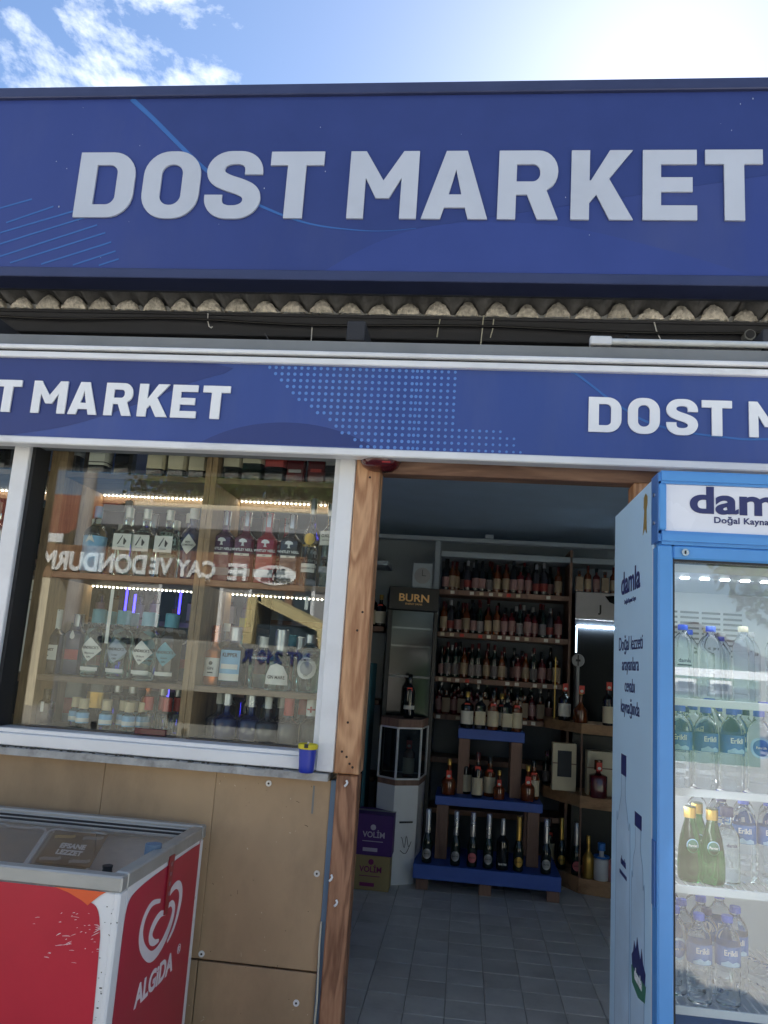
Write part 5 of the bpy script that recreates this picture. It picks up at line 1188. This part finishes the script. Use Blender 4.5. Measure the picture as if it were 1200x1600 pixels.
# pillar, top beam
t = thing('shelf_pillar', 'white painted vertical post dividing the back shelves', 'post', (-.222, 5.56, -1.3)); bx('post', M_in_wall, t, -.243, -.207, 5.53, 5.60, -1.3, .855, .002)
t = thing('ceiling_conduit', 'long pale trunking along the top of the back shelves', 'trunking', (.2, 5.56, .87)); bx('trunking', M_in_wall, t, -1.6, 2.2, 5.52, 5.60, .857, .885, .003)
bx('clip', M_in_wall, t, .10, .16, 5.51, 5.60, .886, .915, .003)
t = thing('left_shelf', 'dark wall shelf left of the black cooler', 'shelf', (-1.0, 5.5, -1.3))
for z in (.66, .2, -.3, -.8): bx('shelf_board', M_in_wall if z > .6 else M_dwood, t, -1.55, -.57, 5.50, 5.85, z, z + .03, .001)
for i, x in enumerate((-.73, -.67, -.61)):
    bottle('whisky2' if i != 1 else 'wine', x, 5.6, .231, 'dim bottle on the left wall shelf, %s from the left' % ORD[i], 'dim bottles on the left wall shelf')
t = thing('teal_cooler', 'dark teal cooler standing behind the left door post', 'cooler', (-.70, 5.15, -1.3))
M_tealc = mat('teal_paint', (44, 92, 104), .45)
bx('cabinet', M_tealc, t, -.86, -.585, 5.12, 5.38, -1.30, -.02, .004); bx('door_glass', M_dglass, t, -.84, -.605, 5.112, 5.119, -1.2, -.06); bx('door_trim', M_tealc, t, -.604, -.59, 5.105, 5.119, -1.25, -.03, .002)
bx('shelf_edge', M_wallgrey, t, -.84, -.605, 5.106, 5.1115, -.65, -.64)

t = thing('dark_backdrop_rack', 'added dark storage rack behind the window display, darkens the background', 'rack', (-2.2, 5.0, -1.3))  # rack added as a dark backdrop for the window display
M_rack = mat('rack_dark', (46, 48, 54), .7, var=.2)
bx('back_sheet', M_rack, t, -3.1, -1.3, 5.2, 5.22, -1.3, .9)
for z in (-.75, -.25, .15, .5): bx('shelf_board', M_dwood, t, -3.1, -1.3, 4.86, 5.199, z - .03, z)
for x in (-3.1, -2.2, -1.33): bx('upright', M_rack, t, x, x + .03, 4.84, 4.859, -1.3, .9)
random.seed(15)
rack_spots = [(z, n) for z in (-.75, -.25, .15, .5) for n in range(14)]
vio = emit_mat('violet_glow', (60, 50, 255), 2.2)
for i, (x, z0, z1) in enumerate(((-2.10, .153, .40), (-2.044, .16, .30), (-1.756, .039, .42), (-1.767, -.40, -.24))):
    t = thing('violet_tube', 'glowing violet light tube at the back behind the window display, %s' % ('far left', 'second from left', 'right upper', 'right lower')[i], 'light', (x, 4.72, z0), 'violet light tubes behind the window display')
    link('glow_tube', B().tube([(x, 4.72, z0), (x, 4.72, z1)], .007, 8).mesh('glow_tube', 60), vio, t)
    bx('socket', M_black, t, x - .010, x + .010, 4.71, 4.73, z1 + .0005, z1 + .02)
# back shelf unit with rows of bottles
t = thing('back_shelving', 'brown wooden shelving along the back wall lined with bottles', 'shelf', (.25, 5.75, -1.3))
zsh = [.525, .228, -.082, -.335, -.62, -.95]
for z in zsh: bx('shelf_board', M_dwood, t, -.205, .70, 5.62, 5.90, z - .035, z, .002)
random.seed(8)
pc = B().box(-.014, .014, -.0012, 0, -.011, .011).mesh('price_card')
for z in zsh[:4]:
    for q in range(13):
        if random.random() < .25: continue
        o = link('price_card', pc, random.choice([M_paper, M_paper, M_tagred, M_cream]), t); o.location = (-.17 + q * .066 + random.uniform(-.01, .01), 5.6195, z - .018); o.matrix_parent_inverse = Matrix.Translation(-t.location); o.rotation_euler = (0, random.uniform(-.08, .08), 0)
bx('back_sheet', mat('shelf_back_dark', (84, 92, 102), .7), t, -.205, .70, 5.905, 5.915, -1.3, .80)
bx('top_board', M_in_wall, t, -.205, 1.1, 5.62, 5.90, .76, .80, .002)
bx('side_board', M_dwood, t, .701, .72, 5.62, 5.915, -1.3, .85, .002)
def simple(nm, r, h, hs, nr, gm, cm, lm, l0, l1, sq=0): kind(nm, r, h, hs, nr, .78, gm, cm, .84, 1.15, label=(l0, l1, lm), nseg=12, sq=sq)
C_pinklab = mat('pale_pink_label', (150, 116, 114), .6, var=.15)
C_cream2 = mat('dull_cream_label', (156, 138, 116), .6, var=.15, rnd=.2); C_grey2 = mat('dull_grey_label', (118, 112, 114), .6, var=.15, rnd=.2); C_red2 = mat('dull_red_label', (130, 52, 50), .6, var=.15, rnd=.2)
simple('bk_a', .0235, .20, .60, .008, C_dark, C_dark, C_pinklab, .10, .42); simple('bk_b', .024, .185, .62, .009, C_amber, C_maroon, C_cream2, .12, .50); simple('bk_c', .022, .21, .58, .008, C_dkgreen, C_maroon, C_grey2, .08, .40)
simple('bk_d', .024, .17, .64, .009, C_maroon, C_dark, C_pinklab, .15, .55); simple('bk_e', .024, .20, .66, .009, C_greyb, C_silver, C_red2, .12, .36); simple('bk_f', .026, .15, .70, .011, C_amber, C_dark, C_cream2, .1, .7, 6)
bkd = {'bk_a': 'dark bottle with pale pink label', 'bk_b': 'amber bottle with cream label', 'bk_c': 'slim green bottle with grey label', 'bk_d': 'maroon bottle with pink label', 'bk_e': 'grey bottle with red label', 'bk_f': 'square amber bottle with cream label'}
random.seed(77)
for z, n in rack_spots:
    k = random.choice(['bk_a', 'bk_b', 'bk_c', 'bk_d', 'bk_e', 'bk_f'])
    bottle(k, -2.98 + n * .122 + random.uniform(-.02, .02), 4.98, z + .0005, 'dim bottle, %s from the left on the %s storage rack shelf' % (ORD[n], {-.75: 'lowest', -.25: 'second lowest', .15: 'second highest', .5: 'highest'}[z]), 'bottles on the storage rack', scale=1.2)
names = {0: 'top back shelf', 1: 'second back shelf', 2: 'third back shelf', 3: 'fourth back shelf'}
pat = {0: ['bk_a', 'bk_b', None, 'bk_e', 'bk_a', 'bk_a', 'bk_c', 'bk_b', 'bk_b', 'bk_a', 'bk_d', 'bk_d', 'bk_e', 'bk_e', None, 'bk_b'], 1: ['bk_b', 'bk_e', 'bk_a', 'bk_b', 'bk_a', 'bk_c', 'bk_b', 'bk_b', 'bk_d', 'bk_d', 'bk_c', 'bk_d', 'bk_d', 'bk_c', 'bk_e', 'bk_d'], 2: ['bk_a', 'bk_c', 'bk_c', 'bk_b', 'bk_c', 'bk_c', 'bk_b', 'bk_c', 'bk_b', None, 'bk_d', 'bk_b', 'bk_c', 'bk_d', None, 'bk_f'], 3: ['bk_d', 'bk_f', 'bk_d', 'bk_f', 'bk_d', 'bk_d', 'bk_f', 'bk_d', 'bk_f', 'bk_d', 'bk_f', 'bk_f', 'bk_d', 'bk_f']}
for r in range(4):
    for i, k in enumerate(pat[r]):
        if not k: continue
        x = -.17 + i * .0535 + random.uniform(-.006, .006)
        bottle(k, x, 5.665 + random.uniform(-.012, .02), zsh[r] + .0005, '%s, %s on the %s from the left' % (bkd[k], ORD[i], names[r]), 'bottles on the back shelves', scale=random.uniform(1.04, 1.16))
for r in range(4):
    for i in range(13):
        k = random.choice(['bk_a', 'bk_c', 'bk_b', 'bk_e', 'bk_d'])
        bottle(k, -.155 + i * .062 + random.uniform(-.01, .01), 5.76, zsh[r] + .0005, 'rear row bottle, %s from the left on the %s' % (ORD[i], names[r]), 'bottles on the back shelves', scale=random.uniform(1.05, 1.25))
# cooler at the right with whisky
t = thing('whisky_cooler', 'black cooler with pale header behind the corner shelves', 'cooler', (.9, 5.7, -1.3))
bx('cabinet', M_black, t, .735, 1.15, 5.56, 5.9, -1.30, .555, .003)
bx('header', mat('cooler_header', (176, 172, 174), .4), t, .735, 1.15, 5.53, 5.559, .365, .553, .004)
put_text('lettering', text('J', .05, .05, .001, 1), C_ink, t, .90, 5.5285, .42)
link('header_print', B().prism([(.93, .53), (1.10, .55), (1.10, .50), (1.02, .47), (.96, .49)], 5.5275, 5.5285, 'y').mesh('header_print'), C_dark, t)
bx('door_glass', mat('smoked_door', (16, 20, 24), .35, spec=.12), t, .735, 1.15, 5.545, 5.551, -.4, .36)
wled = emit_mat('cooler_led', (200, 225, 240), 2.2)
bx('lit_edge', wled, t, .742, 1.05, 5.538, 5.544, .315, .323); bx('lit_edge', wled, t, .742, .749, 5.538, 5.544, .14, .3145)
la = bpy.data.lights.new('cooler_light', 'AREA'); la.shape = 'RECTANGLE'; la.size, la.size_y, la.energy, la.color = .30, .010, 5.0, (.86, .93, 1)
lo = bpy.data.objects.new('cooler_light', la); COL.objects.link(lo); lo.parent = t; lo.matrix_parent_inverse = root_matrix(t).inverted(); lo.location = (.90, 5.536, 0.319); lo.rotation_euler = (PI / 2, 0, 0)
for i in range(6):
    k = ['bk_f', 'bk_b', 'bk_d', 'bk_f', 'bk_b', 'bk_d'][i]
    bottle(k, .765 + i * .058, 5.60, .5555, '%s, %s from the left on the right cooler' % (bkd[k], ORD[i]), 'bottles on top of the right cooler')
for z, c, lb in ((.065, C_silver, 'oval emblem bottle with pale cross on the right'),):
    t = thing('emblem_plaque', 'pale round emblem on a short foot above the corner shelves', 'plaque', (.74, 5.35, -.0))
    link('disc', B().tube([(.735, 5.37, .085), (.735, 5.36, .085)], [.043, .040], 20).mesh('disc', 40), C_greylab, t)
    bx('cross_bar', C_ink, t, .72, .75, 5.357, 5.3595, .078, .092); bx('cross_bar', C_ink, t, .731, .739, 5.357, 5.3595, .05, .12)
    link('foot', B().tube([(.735, 5.37, .045), (.735, 5.37, -.30)], .012, 10).mesh('foot', 40), C_greylab, t)
# corner shelves
t = thing('corner_shelving', 'wooden corner shelving with chamfered front at the right of the shop', 'shelf', (.85, 5.3, -1.3))
PC = [(.55, 5.75), (.55, 5.52), (.742, 5.20), (1.25, 5.05), (1.25, 5.54), (.73, 5.54), (.73, 5.75)]
for z0, z1 in ((-.365, -.305), (-.805, -.735), (-1.297, -1.21)):
    link('shelf_board', B().prism(PC, z0, z1).mesh('shelf_board'), M_cwood, t)
for z0, z1 in ((-.734, -.366), (-1.2095, -.806)): link('corner_bar', B().tube([(.746, 5.206, z0), (.746, 5.206, z1)], .006, 6).mesh('corner_bar', 60), M_dwood, t)
bx('gold_bar', C_goldfoil, t, .60, .606, 5.47, 5.476, -.304, .10)
o = thing('framed_box', 'beige gift box with a dark square window on the corner shelf', 'box', (.66, 5.36, -.735))
bx('box_body', M_cream, o, .585, .735, 5.345, 5.42, -.7345, -.445, .002)
bx('box_window', M_dark, o, .617, .705, 5.342, 5.3445, -.65, -.49)
bx('ribbon', M_dwood, o, .585, .735, 5.3425, 5.3448, -.572, -.565)
o = thing('gift_carton', 'beige carton behind the square decanter on the corner shelf', 'box', (.87, 5.3, -.735)); bx('carton', M_cream, o, .79, .96, 5.26, 5.35, -.7345, -.47, .002); bx('ribbon', M_dwood, o, .79, .96, 5.257, 5.2598, -.575, -.568)
kind('decant', .05, .22, .58, .014, .66, C_maroon, C_amber, .74, 1.8, nseg=16, sq=6, tagk=True)
bottle('decant', .845, 5.18, -.7345, 'square red brown decanter with red tag on the corner shelf', 'bottles on the corner shelves', tagz=.95)
bottle('whisky2', .66, 5.40, -.3045, 'dark tagged bottle at the left end of the upper corner shelf', 'bottles on the corner shelves', tagz=1.05)
bottle('cognac', .745, 5.27, -.3045, 'round tagged bottle at the corner of the upper corner shelf', 'bottles on the corner shelves', tagz=1.1)
bottle('wine', .90, 5.18, -.3045, 'tall tagged bottle on the right of the upper corner shelf', 'bottles on the corner shelves', tagz=1.0)
kind('goldb', .034, .24, .45, .012, .68, C_goldfoil, C_goldfoil, .8, 1.1, nseg=16); kind('whiteb', .045, .21, .55, .014, .66, mat('milk_bottle', (196, 200, 206), .3), C_lblue, .80, 1.6, nseg=16, band_=(.60, .66, C_lblue)); kind('pinkbt', .043, .22, .50, .013, .66, mat('rose_bottle', (186, 120, 116), .3), M_paper, .82, 1.5, nseg=16)
for x, y, k, lb in ((.66, 5.40, 'sparkgold', 'gold topped bottle on the bottom corner shelf, left'), (.60, 5.55, 'wine', 'dark tagged bottle far left on the bottom corner shelf'), (.735, 5.27, 'sparkrose', 'rose label bottle at the corner of the bottom shelf'), (.80, 5.22, 'goldb', 'shiny gold bottle on the bottom corner shelf'), (.875, 5.20, 'whiteb', 'milky white bottle with blue neck on the bottom corner shelf'), (.955, 5.18, 'pinkbt', 'rose coloured bottle at the right of the bottom corner shelf')):
    bottle(k, x, y, -1.2095, lb, 'bottles on the corner shelves')
for i, (x, y) in enumerate(((.57, 5.60), (.59, 5.66), (.62, 5.7))):
    bottle('bk_c', x, y, -.7345, 'slim green bottle at the back left of the middle corner shelf, %s' % ORD[i], 'bottles on the corner shelves')

# ------------------------------------------------------------------ across the street, seen mirrored in the glass
M_stucco = mat('cream_stucco', (206, 196, 172), .85, var=.06); M_rtile = mat('roof_tile', (124, 62, 50), .8, var=.25, scale=9); M_gwall = mat('grey_render', (146, 146, 148), .8); M_gree = mat('green_plank', (70, 104, 72), .75)
M_glassw = mat('house_glass', (44, 56, 66), .08)
def house(name, label, x0, x1, y0, y1, ze, zr, wm, rm, gable='x'):
    t = thing(name, label, 'house', ((x0 + x1) / 2, (y0 + y1) / 2, -1.5))
    bx('wall', wm, t, x0, x1, y0, y1, -1.5, ze)
    b = B(); ov = .4
    if gable == 'x':
        n = 14; ym = (y0 + y1) / 2
        for side in (0, 1):
            ye = y1 + ov if side else y0 - ov
            for i in range(n):
                a0, a1 = i / n, (i + 1) / n
                ya, yb = ye + (ym - ye) * a0, ye + (ym - ye) * a1; za, zb = ze - .05 + (zr - ze) * a0, ze - .05 + (zr - ze) * a1
                b.add([(x0 - ov, ya, za + .05), (x1 + ov, ya, za + .05), (x1 + ov, yb, zb + .02), (x0 - ov, yb, zb + .02), (x0 - ov, ya, za), (x1 + ov, ya, za)], [(0, 1, 2, 3), (4, 5, 1, 0)])
        fas = B().box(x0 - ov, x1 + ov, y1 + ov, y1 + ov + .05, ze - .2, ze)
        gb = B().prism([(y0, ze), (y1, ze), (ym, zr - .05)], x0 + .01, x1 - .01, 'x')
    else:
        n = 14; xm = (x0 + x1) / 2
        for side in (0, 1):
            xe = x1 + ov if side else x0 - ov
            for i in range(n):
                a0, a1 = i / n, (i + 1) / n
                xa, xb = xe + (xm - xe) * a0, xe + (xm - xe) * a1; za, zb = ze - .05 + (zr - ze) * a0, ze - .05 + (zr - ze) * a1
                b.add([(xa, y0 - ov, za + .05), (xa, y1 + ov, za + .05), (xb, y1 + ov, zb + .02), (xb, y0 - ov, zb + .02), (xa, y0 - ov, za), (xa, y1 + ov, za)], [(0, 1, 2, 3), (4, 5, 1, 0)])
        fas = B().box(x0 - ov, x1 + ov, y1 + ov, y1 + ov + .04, ze - .25, ze - .1)
        gb = B().prism([(x0, ze), (x1, ze), (xm, zr - .05)], y0 + .01, y1 - .01, 'y')
    rf = link('roof', b.mesh('roof'), rm, t); link('gable', gb.mesh('gable'), wm, t); link('fascia', fas.mesh('fascia'), M_pvc, t)
    w = (x1 - x0) / 4
    for k in range(3):
        xa = x0 + w * (k + .6)
        f = bx('window', M_pvc, t, xa, xa + w * .6, y1 + .001, y1 + .06, -.2, 1.2 if ze > 1.5 else ze - .3)
        bx('pane', M_glassw, f, xa + .06, xa + w * .6 - .06, y1 + .061, y1 + .07, -.14, 1.14 if ze > 1.5 else ze - .36)
    return t
house('opposite_house', 'cream house with red tiled roof across the street', -16, -9.6, -18, -12, 2.35, 3.95, M_stucco, M_rtile)
house('green_house', 'small green timber house with red roof across the street', 3.0, 5.6, -15, -12.2, .35, 1.15, M_gree, M_rtile, 'y')
house('pale_house', 'pale house with red roof further along the street', 8.5, 15, -17, -12, 2.2, 3.9, M_stucco, M_rtile)
t = thing('grey_building', 'flat roofed grey shop building across the street', 'building', (-3.5, -11, -1.5))
bx('wall', M_gwall, t, -6.6, -.6, -14, -9.6, -1.5, 2.1); bx('canopy', M_gwall, t, -6.8, -.4, -9.59, -8.4, 2.12, 2.5, .02); bx('parapet', M_stucco, t, -6.6, -.6, -14, -9.3, 2.52, 2.75)
for x in (-6, -4.2, -2.4):
    f = bx('window', M_pvc, t, x, x + 1.3, -9.599, -9.54, -1.2, 1.4); bx('pane', M_glassw, f, x + .07, x + 1.23, -9.539, -9.53, -1.1, 1.33)
t = thing('snack_sign', 'long wooden sign with white letters on two posts across the street', 'sign', (-3.7, -4, -1.5))
M_signwood = wood('sign_wood', (136, 100, 74), (92, 64, 46), 'x', ring=10, knots=False)
bx('board', M_signwood, t, -5.7, -1.95, -4.05, -3.96, .74, 1.16, .005)
for x in (-5.5, -2.2): bx('post', M_signwood, t, x, x + .09, -4.16, -4.06, -1.5, 1.1)
def back_text(s, h, x, y, z, mm, par, xs=1.0, bold=.05):
    put_text('lettering', text(s, h, bold, .02, xs, 'CENTER'), mm, par, x, y, z, PI)
back_text('DONDURMA', .23, -4.70, -3.955, .85, C_whiteink, t, .84); back_text('VE', .2, -3.75, -3.955, .86, C_whiteink, t, .9); back_text('ÇAY', .2, -3.3, -3.955, .85, C_whiteink, t, .9); back_text('FE', .2, -2.78, -3.955, .84, C_whiteink, t, .9)
link('emblem', B().prism([(-2.32 + .26 * math.cos(a), .92 + .12 * math.sin(a)) for a in [k * PI / 12 for k in range(24)]], -3.955, -3.945, 'y').mesh('emblem'), C_whiteink, t)
back_text('PARK', .07, -2.3, -3.94, .93, C_ink, t, .9); back_text('DONDURMA', .05, -2.3, -3.94, .85, C_ink, t, .9)
t = thing('road_machine', 'beige compressor machine on wheels parked across the street', 'machine', (-2.9, -3.6, -1.5))
M_mach = mat('machine_beige', (132, 132, 126), .5, var=.06, dirt=.2)
bx('rear_hood', M_mach, t, -4.42, -3.40, -4.2, -3.02, -1.05, .20, .04); bx('main_hood', M_mach, t, -3.39, -1.46, -4.2, -3.0, -1.0, .08, .03)
for x in (-3.9, -3.4, -2.9): bx('bolt', M_black, t, x - .03, x + .03, -3.0, -2.985, -.9, -.84)
bx('dark_recess', M_black, t, -3.1, -1.9, -3.0, -2.99, -.78, -.45)
cabm = B().strip([(-2.33, .082), (-2.31, .56), (-2.22, .58)], .10, -4.1, -3.02).strip([(-2.25, .58), (-1.55, .30), (-1.50, .085)], .10, -4.1, -3.02)
link('cab_frame', cabm.mesh('cab_frame'), mat('cab_cream', (206, 190, 140), .5), t); bx('cab_glass', M_glassw, t, -2.25, -1.55, -4.0, -3.1, .085, .30)
for x in (-4.1, -2.0):
    w_ = link('wheel', B().tube([(x, -3.05, -1.2), (x, -2.85, -1.2)], .30, 24).mesh('wheel', 40), M_black, t)
    link('rim', B().tube([(x, -2.849, -1.2), (x, -2.84, -1.2)], .16, 20).mesh('rim', 40), M_mach, w_)
back_text('INGERSOLLRAND', .052, -3.70, -3.015, .01, C_ink, t, 1.0); back_text('MT 240 R', .13, -1.98, -2.995, -.10, M_ink, t, 1.0)
t = thing('utility_pole', 'grey concrete utility pole across the street', 'pole', (-7.0, -8.2, -1.5))
link('shaft', B().tube([(-7, -8.2, -1.5), (-7, -8.2, 5.5)], [.16, .10], 12).mesh('shaft', 40), M_gwall, t); bx('crossarm', M_gwall, t, -7.7, -6.3, -8.25, -8.15, 5.0, 5.1)
M_leaf = mat('leaf_green', (70, 96, 44), .6, var=.3); M_bark = mat('bark', (84, 70, 56), .9, var=.2)
random.seed(9)
for i, (x, y, h, rc, lb) in enumerate(((1.5, -13, 4.5, 1.5, 'leafy green tree across the street beside the green house'), (6.8, -14, 5.2, 1.5, 'tall leafy tree across the street between two houses'), (-8.2, -18.5, 8.5, 2.7, 'added big dark tree behind the cream house roof, darkens the reflection'), (-4.8, -17.5, 8.2, 2.8, 'added big dark tree behind the middle of the grey building, darkens the reflection'), (-1.2, -17.5, 8.0, 2.8, 'added big dark tree behind the right end of the grey building, darkens reflection'))):  # the big dark trees are added to darken the window reflection
    t = thing('street_tree', lb, 'tree', (x, y, -1.5), 'trees across the street')
    link('trunk', B().tube([(x, y, -1.5), (x + .1, y, 0), (x, y + .1, h * .6)], [.16, .12, .05], 8).mesh('trunk', 50), M_bark, t)
    b = B()
    for _ in range(int(700 * rc * rc)):
        u = Vector((random.gauss(0, 1), random.gauss(0, 1), random.gauss(0, 1))).normalized() * (random.random() ** .4) * rc
        c = Vector((x + u.x, y + u.y, h * .55 + u.z * 1.1)); a = Vector((random.uniform(-1, 1), random.uniform(-1, 1), random.uniform(-1, 1))).normalized() * .12; e = a.orthogonal().normalized() * .07
        b.add([c - a, c + e, c + a, c - e], [(0, 1, 2, 3)])
    o = link('crown', b.mesh('crown'), M_leaf, t)
